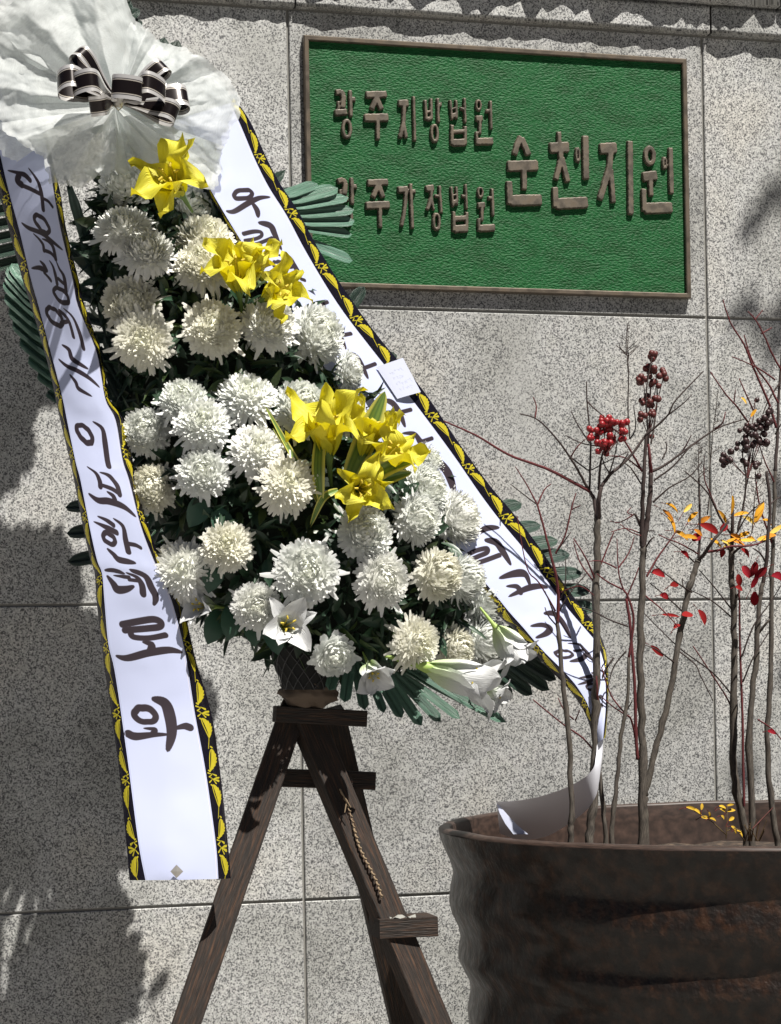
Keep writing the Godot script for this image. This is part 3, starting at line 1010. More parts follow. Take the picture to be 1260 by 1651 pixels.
func band_texture(strokes: Array, length: float) -> ImageTexture:
	var w := 172
	var k := 1496.0
	var h := int(length * k)
	var ink := PackedByteArray()
	ink.resize(w * h)
	for s in strokes:
		var raw: Array = s[2]
		var pts := []
		for i in range(0, raw.size(), 2): pts.append(Vector2((raw[i] - 0.13) / 0.74 * w, raw[i + 1] * h))
		var r: float = s[1] * k * 0.5
		var n := (pts.size() - 1) * 6
		var last := Vector2.ZERO
		var lr := 0.0
		for i in n + 1:
			var t := float(i) / n
			var p := curve2(pts, t)
			var rr := r
			match s[0]:
				"a": rr = r * (0.16 + 0.84 * pow(minf(t * 1.5, 1.0), 0.75))
				"d": rr = r * (0.16 + 0.84 * pow(minf((1.0 - t) * 1.5, 1.0), 0.75))
				"b": rr = r * (0.14 + 0.86 * pow(sin(PI * clampf(t, 0.0, 1.0)), 0.6))
			if i > 0: cov_dab(ink, w, h, last, p, lr, rr)
			last = p
			lr = rr
	var im := Image.create(w, h, false, Image.FORMAT_RGB8)
	var paper := lin(0.47, 0.51, 0.70)
	var black := lin(0.030, 0.022, 0.028)
	im.fill(paper)
	for y in h:
		for x in w:
			var c := ink[y * w + x]
			if c > 0: im.set_pixel(x, y, paper.lerp(black, c / 255.0))
		var line := paper.lerp(Color(0.93, 0.88, 0.88), 0.8)
		im.set_pixel(2, y, paper.darkened(0.12))
		im.set_pixel(w - 4, y, line)
		im.set_pixel(w - 3, y, paper.darkened(0.15))
	return ImageTexture.create_from_image(im)

func foil_texture() -> ImageTexture:
	var w := 64
	var h := 264
	var ink := PackedByteArray()
	ink.resize(w * h)
	var leaf := func(a: Vector2, b: Vector2, wid: float, teeth: float) -> void:
		var d := (b - a).normalized()
		var nrm := Vector2(-d.y, d.x)
		for i in 80:
			var t := i / 79.0
			var half := wid * pow(sin(PI * pow(t, 0.8)), 0.8)
			var c := a.lerp(b, t) + nrm * sin(PI * t) * wid * 0.35
			var jag := 1.0 - teeth * fmod(t * 6.0, 1.0)
			cov_dab(ink, w, h, c + nrm * half * jag, c - nrm * half * 0.30, 1.3, 1.0)
			cov_dab(ink, w, h, c - nrm * half * 0.62, c - nrm * (half * 0.62 + 2.0), 1.0, 1.0)
	leaf.call(Vector2(40, 30), Vector2(26, 112), 19.0, 0.3)
	leaf.call(Vector2(24, 158), Vector2(44, 238), 19.0, 0.3)
	for q in [[38, 8, 12, 2, 5], [38, 8, 14, 16, 5], [38, 8, 26, 26, 3], [40, 8, 54, 20, 3], [40, 6, 54, -4, 3], [38, 250, 22, 258, 4], [40, 252, 55, 246, 3], [40, 254, 52, 262, 3]]:
		cov_dab(ink, w, h, Vector2(q[0], q[1]), Vector2(q[2], q[3]), 1.2, q[4])
	for i in 14:
		var t := i / 13.0
		cov_dab(ink, w, h, Vector2(28 + t * 8.0, 114 + t * 38.0), Vector2(29 + t * 8.0, 117 + t * 38.0), 1.4, 1.4)
	for q in [[44, 34], [22, 152], [46, 240]]: cov_dab(ink, w, h, Vector2(q[0], q[1]), Vector2(q[0] + 5, q[1] - 4), 3.0, 3.0)
	var im := Image.create(w, h, false, Image.FORMAT_RGB8)
	var black := lin(0.012, 0.010, 0.016)
	var gold := lin(0.66, 0.56, 0.035)
	for y in h:
		for x in w: im.set_pixel(x, y, black.lerp(gold, ink[y * w + x] / 255.0))
	return ImageTexture.create_from_image(im)

func dense_rows(rows: Array, steps: int) -> Array:   # [[p0, p1, p2, p3, v], ...] made smooth along the ribbon
	var out := []
	var n := rows.size()
	for i in n - 1:
		for k in steps + (1 if i == n - 2 else 0):
			var t := float(k) / steps
			var r := []
			for q in 4:
				r.append((rows[i][q] as Vector3).cubic_interpolate(rows[i + 1][q], rows[maxi(i - 1, 0)][q], rows[mini(i + 2, n - 1)][q], t))
			r.append(lerpf(rows[i][4], rows[i + 1][4], t))
			out.append(r)
	return out

func build_ribbon(called_label: String, rows: Array, strokes: Array, length: float, foil: Texture2D, seed_: int) -> Node3D:
	var base: Vector3 = rows[0][1]
	var t := thing("mourning_ribbon", called_label, "ribbon", base, "lettered ribbons of the funeral wreath")
	var dr := dense_rows(rows, 5)
	var nz := FastNoiseLite.new()
	nz.seed = seed_
	nz.frequency = 1.0
	var bm := plain(Color(1, 1, 1), 0.38)
	bm.albedo_texture = band_texture(strokes, length)
	bm.backlight_enabled = true
	bm.backlight = Color(0.22, 0.22, 0.28)
	var fm := plain(Color(1, 1, 1), 0.24, 0.4)
	fm.albedo_texture = foil
	fm.clearcoat_enabled = true
	fm.clearcoat = 0.6
	fm.clearcoat_roughness = 0.08
	fm.heightmap_enabled = true
	fm.heightmap_texture = noise_tex(128, 0.06, [], 90 + seed_, 3)
	fm.heightmap_scale = 0.05
	for side in 3:
		var g := []
		var uvs := []
		var cols: int = [4, 10, 4][side]
		for r in dr:
			var a: Vector3 = [r[0], r[1], r[2]][side]
			var b: Vector3 = [r[1], r[2], r[3]][side]
			var nrm := Vector3(-(b - a).y * 0.1, 0, 1)
			var row := PackedVector3Array()
			var ur := []
			for k in cols + 1:
				var u := float(k) / cols
				var p := a.lerp(b, u)
				if side == 1:
					p += nrm * (sin(PI * u) * (0.004 + 0.004 * nz.get_noise_2d(r[4] * 7.0, 2.0)) + nz.get_noise_2d(u * 1.5, r[4] * 16.0) * 0.0022 * sin(PI * u))
				else:
					p += nrm * sin(PI * u) * 0.003
				row.append(p - base)
				ur.append(Vector2(u, r[4]) if side == 1 else Vector2(u if side == 0 else 1.0 - u, r[4] * length / 0.104))
			g.append(row); uvs.append(ur)
		var m := MB.new()
		m.grid(g, uvs)
		part("lettered_band" if side == 1 else "foil_border", m.mesh(), bm if side == 1 else fm, t)
	return t

func build_ribbons() -> void:
	var foil := foil_texture()
	var lt := build_ribbon("left white ribbon with black brush lettering, hanging free with a square lower end", ribbon_rows_left(), ribbon_strokes_left(), 1.301, foil, 3)
	# small silver sticker near the lower end
	var st := MB.new()
	var c := at(285, 1405, 0.978)
	var row := []
	for q in [[0, -11], [11, 0], [0, 11], [-10, 0]]: row.append(at(285 + q[0], 1405 + q[1], 0.978) - lt.position)
	st.vert(c + Vector3(0, 0, 0.002) - lt.position)
	for p in row: st.vert(p)
	for k in 4: st.tri(0, 1 + k, 1 + (k + 1) % 4)
	var sm := plain(lin(0.45, 0.43, 0.40), 0.35, 0.6)
	sm.heightmap_enabled = true
	sm.heightmap_texture = noise_tex(64, 0.2, [], 99, 1)
	sm.heightmap_scale = 0.2
	sm.uv1_scale = Vector3(4, 4, 1)
	part("silver_sticker", st.mesh(true), sm, lt)
	var rt := build_ribbon("right white ribbon with black brush lettering, slanting down into the planter", ribbon_rows_right(), ribbon_strokes_right(), 1.238, foil, 5)
	# the tail that curls round into the planter, seen from its back
	var tail := MB.new()
	var rows := []
	var ctl := [[963, 1190, 0.862, 973, 1188, 0.872], [961, 1222, 0.875, 971, 1222, 0.875], [956, 1240, 0.905, 962, 1283, 0.865], [938, 1257, 0.92, 946, 1306, 0.86], [908, 1272, 0.92, 915, 1330, 0.85], [872, 1284, 0.91, 880, 1349, 0.83], [834, 1291, 0.90, 840, 1354, 0.82], [801, 1293, 0.89, 806, 1344, 0.82]]
	var up := []
	var dn := []
	for q in ctl:
		up.append(at(q[0], q[1], q[2]) - rt.position); dn.append(at(q[3], q[4], q[5]) - rt.position)
	up = smooth_path(up, 5)
	dn = smooth_path(dn, 5)
	for i in up.size():
		var r := PackedVector3Array()
		for k in 6: r.append((up[i] as Vector3).lerp(dn[i], k / 5.0))
		rows.append(r)
	tail.grid(rows)
	var tm := plain(lin(0.74, 0.75, 0.82), 0.5)
	part("tail", tail.mesh(), tm, rt)
	var fold := MB.new()
	fold.grid([PackedVector3Array([at(801, 1296, 0.885) - rt.position, at(806, 1299, 0.887) - rt.position]), PackedVector3Array([at(806, 1311, 0.888) - rt.position, at(819, 1314, 0.89) - rt.position]), PackedVector3Array([at(815, 1328, 0.89) - rt.position, at(833, 1329, 0.895) - rt.position]), PackedVector3Array([at(828, 1345, 0.895) - rt.position, at(852, 1345, 0.905) - rt.position])])
	part("tail_fold", fold.mesh(), plain(lin(0.62, 0.66, 0.82), 0.4), rt)

# ------------------------------------------------------------------ wrap and bow
const WRAP_R := [[-180, 195], [-150, 235], [-120, 240], [-100, 225], [-88, 190], [-80, 142], [-62, 124], [-45, 128], [-33, 150], [-20, 174], [-8, 194], [3, 200], [14, 190], [24, 188], [33, 200], [40, 208], [48, 170], [58, 118], [72, 106], [90, 108], [103, 112], [110, 134], [120, 148], [130, 162], [138, 150], [146, 140], [160, 165], [170, 185], [180, 195]]
func wrap_sheet(label: String, a0: float, a1: float, zc: float, z_out: float, r_scale: float, pleat: float, seed_: int, center: Vector2) -> void:
	var lr := RandomNumberGenerator.new()
	lr.seed = seed_
	var folds := []
	var a := a0
	var s := 1.0
	while a < a1 + 30.0:
		folds.append([a, s * lr.randf_range(0.35, 1.0)])
		a += lr.randf_range(6.0, 30.0)
		s = -s
	var cell := FastNoiseLite.new()
	cell.seed = seed_
	cell.noise_type = FastNoiseLite.TYPE_CELLULAR
	cell.cellular_return_type = FastNoiseLite.RETURN_DISTANCE2_SUB
	cell.frequency = 1.0 / 120.0
	var soft := FastNoiseLite.new()
	soft.seed = seed_ + 1
	soft.frequency = 1.0 / 70.0
	var t := thing("white_wrap", label, "wrapping", at(center.x, center.y, zc))
	var rows := []
	var n := int((a1 - a0) / 0.9)
	var m := 44
	for i in m + 1:
		var f := float(i) / m
		var row := PackedVector3Array()
		for k in n + 1:
			var ang := lerpf(a0, a1, float(k) / n)
			var wrapped := fposmod(ang + 180.0, 360.0) - 180.0
			var r := (interp(WRAP_R, wrapped) * r_scale + soft.get_noise_2d(ang * 9.0, seed_) * 9.0) * f
			var twist := soft.get_noise_2d(r * 0.6, ang) * 7.0 * f
			var fz := interp(folds, ang + twist) * pleat * (0.25 + sin(minf(f * 1.15, 1.0) * PI * 0.62) * 0.8) * minf(f * 5.0, 1.0)
			var x := center.x + cos(deg_to_rad(ang)) * r
			var y := center.y + sin(deg_to_rad(ang)) * r
			var crumple := (cell.get_noise_2d(x + twist, y) + 0.6) * 0.034 * smoothstep(0.1, 0.7, f) * 0.55 + soft.get_noise_2d(x * 0.9, y * 0.9) * 0.008 * f
			row.append(at(x, y, lerpf(zc, z_out, f) + fz + crumple) - t.position)
		rows.append(row)
	var mb := MB.new()
	mb.grid(rows, [], false, true)
	part("sheet", mb.mesh(), M.tulle, t)

func bow_loop(t: Node3D, knot: Vector3, tip: Vector3, wdir: Vector3, thick: float, width: float, mat: Material, open := 1.0) -> void:
	var along := tip - knot
	var l := along.length()
	along /= l
	wdir = (wdir - along * wdir.dot(along)).normalized()
	var side := along.cross(wdir).normalized()
	if side.z < 0.0: side = -side
	var rows := []
	var uvs := []
	var n := 30
	for i in n + 1:
		var s := float(i) / n * open
		var p := knot + along * l * pow(sin(PI * s), 0.7) + side * thick * sin(TAU * s) * (0.35 + 0.65 * sin(PI * s))
		var ww := width * (0.35 + 0.65 * smoothstep(0.0, 0.35, minf(s, 1.0 - s) * 1.6))
		var row := PackedVector3Array()
		var ur := []
		for k in 7:
			var u := k / 6.0
			row.append(p + wdir * ww * (u - 0.5) - t.position)
			ur.append(Vector2(s, u))
		rows.append(row); uvs.append(ur)
	var m := MB.new()
	m.grid(rows, uvs)
	part("loop", m.mesh(), mat, t)

func build_tulle_and_bow() -> void:
	wrap_sheet("large thin white wrap sheet fanned out behind the black bow", -196.0, 62.0, 0.880, 0.850, 1.0, 0.013, 11, Vector2(188, 168))
	wrap_sheet("second thin white wrap sheet just behind the bow, its folds showing through the first", -190.0, 50.0, 0.872, 0.838, 0.93, 0.016, 53, Vector2(192, 172))
	wrap_sheet("back layer of white wrap sheet rising to the top left corner", -215.0, -20.0, 0.855, 0.825, 1.12, 0.016, 37, Vector2(158, 170))
	wrap_sheet("pleated white wrap skirt hanging below the black bow", 20.0, 172.0, 0.905, 0.885, 1.0, 0.013, 23, Vector2(186, 172))
	wrap_sheet("inner pleated layer of the white wrap skirt under the bow", 30.0, 165.0, 0.895, 0.872, 0.94, 0.014, 29, Vector2(186, 174))
	var t := thing("mourning_bow", "black bow with silver edged loops in the middle of the white wrap", "bow", at(190, 160, 0.94))
	var im := Image.create(4, 64, false, Image.FORMAT_RGB8)
	for y in 64:
		var d := absf(y - 31.5) / 31.5
		var c := lin(0.014, 0.010, 0.010)
		if d > 0.54: c = lin(0.62, 0.61, 0.60)
		if d > 0.54 and d < 0.60: c = lin(0.55, 0.50, 0.42)
		if d > 0.63 and d < 0.69: c = lin(0.03, 0.025, 0.025)
		for x in 4: im.set_pixel(x, y, c)
	var mat := plain(Color(1, 1, 1), 0.24, 0.45)
	mat.albedo_texture = ImageTexture.create_from_image(im)
	var knot := at(190, 162, 0.93)
	var u := unit(knot)
	var w := 38.0 * u
	for q in [[97, 128, 0.93, 10, 95, 15], [128, 132, 0.95, 12, 92, 16], [122, 82, 0.90, 28, 68, 10], [208, 140, 0.975, 2, 92, 17], [258, 140, 0.945, -4, 92, 18], [304, 160, 0.885, -2, 100, 10], [268, 106, 0.885, -28, 72, 8], [286, 184, 0.93, -16, 84, 10], [152, 172, 0.95, 18, 74, 9]]:
		var tip := at(q[0], q[1], q[2] + 0.045)
		bow_loop(t, knot, tip, Vector3(sin(deg_to_rad(q[3])), cos(deg_to_rad(q[3])), -0.42), q[5] * u * 1.7, w * q[4] / 92.0, mat)
	var k := MB.new()
	k.tube([knot + Vector3(0.002, 0.016, 0.012) - t.position, knot + Vector3(0, 0, 0.02) - t.position, knot + Vector3(-0.001, -0.012, 0.012) - t.position], [0.008, 0.012, 0.007], 10)
	part("knot", k.mesh(), plain(lin(0.5, 0.49, 0.47), 0.3, 0.4), t)
	var wire := MB.new()
	wire.tube([at(192, 166, 0.94) - t.position, at(198, 172, 0.965) - t.position, at(192, 178, 0.955) - t.position, at(184, 170, 0.945) - t.position], [0.001, 0.001, 0.001, 0.001], 4)
	part("tie_wire", wire.mesh(), plain(lin(0.5, 0.45, 0.3), 0.3, 0.7), t)

# ------------------------------------------------------------------ chrysanthemums
func mum_mesh(n: int, flat: float, phi_max: float, incurve: float, wid: float, ragged: float, seed_: int) -> ArrayMesh:
	var lr := RandomNumberGenerator.new()
	lr.seed = seed_
	var m := MB.new()
	m.tint = Color(0.95, 0.96, 0.90)
	var ball := []
	for i in 7:
		var row := PackedVector3Array()
		for k in 12: row.append(Vector3(sin(PI * i / 6.0) * cos(TAU * k / 12), cos(PI * i / 6.0) * flat, sin(PI * i / 6.0) * sin(TAU * k / 12)) * 0.66)
		ball.append(row)
	m.grid(ball, [], true, true)
	for i in n:
		var t := (i + 0.5) / n
		var phi := acos(1.0 - t * (1.0 - cos(phi_max)))
		var az := i * 2.39996 + lr.randf_range(-0.12, 0.12)
		var e := Vector3(cos(az), 0, sin(az))
		var tg := Vector3.UP.cross(e)
		var len_ := lerpf(0.86, 0.95, pow(t, 0.8)) * lr.randf_range(0.88, 1.07)
		var out := smoothstep(0.72, 1.0, t)
		if lr.randf() < ragged * out: len_ *= lr.randf_range(1.08, 1.3)
		var curl := (incurve + lr.randf_range(-0.22, 0.22)) * (1.0 - out) - out * lr.randf_range(-0.3, 0.6)
		var w := wid * lr.randf_range(0.8, 1.15) * (0.75 + 0.35 * t)
		var sway := lr.randf_range(-0.30, 0.30)
		var rows := []
		var shade := lerpf(0.97, 1.0, lr.randf())
		m.tint = Color(shade, shade, shade * lerpf(0.95, 1.0, t)).lerp(Color(0.90, 0.92, 0.75), 0.4 * (1.0 - smoothstep(0.0, 0.10, t)))
		var start := lerpf(0.42, 0.20, t)
		for k in 6:
			var s := k / 5.0
			var ph := phi * (0.80 + 0.20 * minf(s * 1.6, 1.0)) - curl * s * s
			var ro := lerpf(start, len_, s) * (1.0 - 0.10 * incurve * (1.0 - out) * s * s)
			var dirv := e * sin(ph) + Vector3.UP * cos(ph)
			var p := (dirv * ro + tg * sway * s * s * 0.4) * Vector3(1, flat, 1)
			var ww: float = w * [0.55, 0.80, 0.95, 1.08, 1.0, 0.50][k]
			var outward := dirv
			if out > 0.5: outward = (Vector3.UP * -0.6 + dirv).normalized() * -0.6
			rows.append(PackedVector3Array([p - tg * ww - outward * ww * 0.42, p + outward * ww * 0.12, p + tg * ww - outward * ww * 0.42]))
		m.grid(rows)
	return m.mesh()

func build_chrysanthemums() -> void:
	var kinds := [
		mum_mesh(560, 0.84, 1.85, 0.20, 0.066, 0.25, 1), mum_mesh(540, 0.80, 1.8, 0.14, 0.068, 0.3, 2), mum_mesh(480, 0.76, 1.78, 0.08, 0.066, 0.5, 3),
		mum_mesh(580, 0.90, 1.95, 0.26, 0.064, 0.15, 4), mum_mesh(170, 0.76, 1.75, 0.25, 0.14, 0.4, 5), mum_mesh(380, 0.80, 1.75, 0.0, 0.058, 0.9, 6), mum_mesh(500, 0.82, 1.82, 0.3, 0.070, 0.4, 7), mum_mesh(470, 0.72, 1.8, 0.05, 0.064, 0.6, 8)]
	var cal := MB.new()
	cal.tube([Vector3(0, 0.16, 0), Vector3(0, -0.02, 0), Vector3(0, -0.12, 0), Vector3(0, -0.2, 0)], [0.36, 0.30, 0.14, 0.05], 10)
	var calm := cal.mesh()
	var stm := MB.new()
	stm.tube([Vector3(0, -0.15, 0), Vector3(0.05, -0.9, 0.03), Vector3(0.0, -1.6, 0)], [0.05, 0.045, 0.04], 6)
	var stmm := stm.mesh()
	# photo x, y, radius, extra lift, normal (x, y), kind, label
	var list := [
		[205, 302, 45, 0.02, -0.1, 0.25, 4, "loose white flower under the left side of the wrap beside the top yellow lily"],
		[316, 332, 40, 0.0, 0.5, 0.2, 4, "white flower half hidden behind the right side of the top yellow lily"],
		[190, 272, 34, 0.0, -0.2, 0.2, 4, "faded cream flower tucked right under the wrap hem"],
		[203, 372, 49, 0.035, -0.35, 1.15, 2, "flattened white chrysanthemum tipped upward below the loose flower, leftmost of its row"],
		[237, 410, 45, 0.04, -0.1, 0.95, 0, "white chrysanthemum just right of and below the upward tipped one at upper left"],
		[326, 388, 56, 0.02, 0.1, 1.1, 1, "broad white chrysanthemum below the top yellow lily"],
		[316, 440, 45, 0.05, -0.2, 0.55, 0, "white chrysanthemum left of the upper yellow lily pair"],
		[425, 422, 34, 0.0, 0.6, 0.5, 1, "white chrysanthemum peeping out above the upper yellow lily pair"],
		[215, 492, 48, 0.03, -0.3, 0.25, 2, "yellowed ragged white chrysanthemum at the upper left edge"],
		[242, 557, 49, 0.05, -0.15, -0.1, 0, "round white chrysanthemum below the yellowed ragged one"],
		[338, 546, 47, 0.06, -0.05, 0.1, 1, "white chrysanthemum with drooping petals below the upper yellow lilies, middle of its row"],
		[421, 538, 47, 0.055, 0.1, 0.3, 0, "white chrysanthemum directly under the upper yellow lily pair"],
		[500, 548, 54, 0.04, 0.45, 0.25, 3, "big white chrysanthemum against the right ribbon in the upper part"],
		[478, 470, 36, -0.01, 0.7, 0.4, 1, "white chrysanthemum behind the right petals of the upper yellow lilies"],
		[520, 530, 42, 0.0, 0.8, 0.2, 3, "white chrysanthemum wedged behind the big one at the right ribbon"],
		[556, 610, 34, 0.03, 1.6, 0.1, 2, "small white chrysanthemum seen from its side against the right ribbon"],
		[300, 645, 46, 0.03, -0.15, 0.9, 0, "white chrysanthemum at the back left of the middle tier"],
		[395, 641, 50, 0.03, 0.0, 0.95, 1, "broad white chrysanthemum at the back middle of the middle tier"],
		[480, 660, 52, 0.03, 0.2, 0.7, 0, "white chrysanthemum left of the lower yellow lily group"],
		[553, 668, 42, 0.02, 0.4, 0.8, 1, "white chrysanthemum behind the top of the lower yellow lilies"],
		[245, 695, 42, 0.03, -0.4, 0.2, 3, "white chrysanthemum nearest the bend of the left ribbon in the middle tier"],
		[330, 690, 47, 0.055, -0.1, 0.4, 2, "white chrysanthemum in the heart of the middle tier with splayed lower petals"],
		[412, 735, 47, 0.05, 0.05, 0.35, 2, "white chrysanthemum left of the thin striped leaf"],
		[258, 788, 42, 0.035, -0.35, 0.05, 3, "round white chrysanthemum beside the left ribbon, below the bend"],
		[335, 768, 45, 0.055, -0.1, 0.2, 0, "white chrysanthemum right of the round one beside the left ribbon"],
		[455, 795, 48, 0.07, 0.0, 0.15, 5, "spiky open white chrysanthemum left below the lower yellow lilies"],
		[688, 748, 36, 0.02, 1.1, 0.5, 2, "white chrysanthemum highest at the right edge below the card"],
		[652, 735, 36, 0.0, 0.6, 0.8, 1, "white chrysanthemum mostly hidden behind the right yellow lily"],
		[680, 796, 48, 0.03, 0.85, 0.3, 3, "white chrysanthemum seen obliquely right of the lowest yellow lily"],
		[732, 842, 52, 0.03, 1.25, 0.25, 3, "long oblique white chrysanthemum touching the right ribbon"],
		[657, 848, 44, 0.05, 0.45, 0.05, 3, "oval white chrysanthemum left of the long oblique one"],
		[577, 867, 48, 0.05, 0.15, 0.2, 3, "white chrysanthemum straight below the lowest yellow lily"],
		[601, 935, 46, 0.06, 0.2, -0.05, 0, "white chrysanthemum overlapping the lower edge of the one below the yellow lily"],
		[488, 915, 54, 0.07, -0.05, 0.05, 1, "largest white chrysanthemum in the lower middle of the wreath"],
		[373, 879, 42, 0.045, -0.1, 0.25, 2, "open white chrysanthemum behind its neighbour at lower left"],
		[318, 905, 50, 0.06, -0.25, 0.1, 5, "ragged white chrysanthemum at lower left beside the left ribbon"],
		[421, 968, 42, 0.05, -0.05, 0.05, 1, "white chrysanthemum above the large white lily"],
		[689, 929, 46, 0.05, 0.65, 0.0, 3, "white chrysanthemum in the right middle, left of a narrow one"],
		[737, 936, 46, 0.03, 1.2, 0.0, 3, "narrow edge-on white chrysanthemum beside the lower right ribbon"],
		[778, 972, 44, 0.02, 1.9, 0.05, 3, "edge-on white chrysanthemum furthest right on the wreath"],
		[773, 1027, 48, 0.03, 1.3, -0.1, 3, "white chrysanthemum lowest at the right edge above the lilies"],
		[655, 1015, 44, 0.06, 0.4, -0.05, 0, "creamy white chrysanthemum in the lower right above the trumpet lily"],
		[722, 1036, 40, 0.04, 0.8, -0.1, 3, "white chrysanthemum between the creamy one and the lowest right one"],
		[537, 1033, 38, 0.055, 0.1, -0.2, 4, "ragged cup shaped white flower above the palm fan"]]
	var proto: Node3D = null
	for q in list:
		var nn := body_normal(q[0], q[1])
		var nrm := Vector3(q[4], q[5], 1.0).lerp(nn, 0.2).normalized()
		var p: Vector3 = body_at(q[0], q[1]) + Vector3(0, 0, 0.012) + nn * q[3] * 0.7
		var r: float = q[2] * unit(p) * 1.07
		var kind: int = q[6]
		if kind < 3 and rng.randf() < 0.5: kind = [6, 7][rng.randi() % 2]
		p -= nrm * r * 0.35
		var o: Node3D
		if proto == null:
			o = thing("chrysanthemum", q[7], "chrysanthemum", Vector3.ZERO, "white chrysanthemums of the funeral wreath")
			part("petals", kinds[kind], M.petal[0], o).set_meta("kind", "stuff")
			part("calyx", calm, M.calyx, o)
			part("stem", stmm, M.calyx, o)
			proto = o
		else:
			o = proto.duplicate()
			o.name = numbered("chrysanthemum")
			add_child(o, true)
			o.set_meta("label", q[7])
		var pm: MeshInstance3D = o.get_node("petals")
		pm.mesh = kinds[kind]
		pm.material_override = M.petal[rng.randi() % 4]
		o.position = p
		o.basis = facing(nrm, rng.randf() * TAU).scaled_local(Vector3(1.0, rng.randf_range(0.85, 1.12), rng.randf_range(0.92, 1.06)) * r)

# ------------------------------------------------------------------ lilies
func tepal(l: float, w: float, open: float, recurve: float, az: float, ruffle: float, inner: Color, outer: Color, seed_: int, bud := 0.05) -> ArrayMesh:
	var lr := RandomNumberGenerator.new()
	lr.seed = seed_
	var ph := lr.randf() * TAU
	var m := MB.new()
	var e := Vector3(cos(az), 0, sin(az))
	var tg := Vector3.UP.cross(e)
	var rows := []
	var n := 12
	var p := e * bud * l
	var ang := 0.12 + open * 0.1
	var tintrow := []
	for i in n + 1:
		var s := float(i) / n
		ang = lerpf(0.10, open, smoothstep(0.1, 0.75, s)) + recurve * smoothstep(0.6, 1.0, s)
		if i > 0: p += (e * sin(ang) + Vector3.UP * cos(ang)) * l / n
		var nrm := (Vector3.UP * sin(ang) - e * cos(ang))
		var ww := w * l * (0.30 + 0.70 * sin(PI * pow(clampf(s, 0.0, 1.0), 0.85)))
		if s > 0.75: ww *= sqrt(maxf(1.0 - pow((s - 0.75) / 0.25, 2.0), 0.004))
		var row := PackedVector3Array()
		for k in 7:
			var u := k / 3.0 - 1.0
			var ruf := ruffle * l * 0.05 * sin(s * 13.0 + ph + u * 0.8) * absf(u) * smoothstep(0.2, 0.6, s)
			var cup := (u * u) * ww * 0.28 * (1.0 - 0.4 * s) - (0.05 * ww if k == 3 else 0.0)
			row.append(p + tg * ww * 0.5 * u + nrm * (cup + ruf))
			tintrow.append(inner.lerp(outer, smoothstep(0.0, 0.55, s)))
		rows.append(row)
	m.grid(rows)
	for i in tintrow.size(): m.col[i] = tintrow[i]
	return m.mesh()

func lily(called: String, label: String, cat_group: String, p: Vector3, nrm: Vector3, spin: float, l: float, wid: float, open: float, recurve: float, yellow: bool, seed_: int, tube_len := 0.0) -> void:
	var o := thing(called, label, "lily", p, cat_group)
	o.basis = facing(nrm, spin)
	for k in 6:
		var inn := Color(0.80, 0.84, 0.5) if yellow else Color(0.70, 0.86, 0.42)
		var outc := Color(1, 1, 1)
		var mesh := tepal(l * (1.0 if k % 2 == 0 else 0.93), wid * (1.0 if k % 2 == 0 else 0.72), open + (0.34 if yellow else 0.18) * sin(k * 2.1 + seed_ * 1.7), recurve + (0.5 if yellow else 0.25) * sin(k * 3.7 + seed_), TAU * k / 6.0 + 0.22 * sin(k * 4.3 + seed_), 2.8 if yellow else 0.9, inn, outc, seed_ * 10 + k)
		part("petal", mesh, M.yellow if yellow else M.lily, o)
	for k in 5:
		var st := MB.new()
		var a := TAU * k / 5.0 + 0.3
		var e := Vector3(cos(a), 0, sin(a))
		st.tube([Vector3.ZERO, e * l * 0.05 + Vector3(0, l * 0.3, 0), e * l * 0.13 + Vector3(0, l * 0.55, 0)], [l * 0.012, l * 0.01, l * 0.008], 5)
		st.tube([e * l * 0.10 + Vector3(0, l * 0.55, 0), e * l * 0.17 + Vector3(0, l * 0.56, 0)], [l * 0.022, l * 0.018], 5)
		part("stamen", st.mesh(), M.stamen, o)
	var b := MB.new()
	b.tube([Vector3(0, l * 0.12, 0), Vector3(0, 0, 0), Vector3(0, -l * 0.12 - tube_len, 0), Vector3(0, -l * 0.5 - tube_len, 0)], [l * 0.075, l * 0.07, l * 0.04, l * 0.02], 8)
	var gm := plain(lin(0.30, 0.42, 0.10), 0.55)
	part("flower_base", b.mesh(), M.calyx if yellow else gm, o)

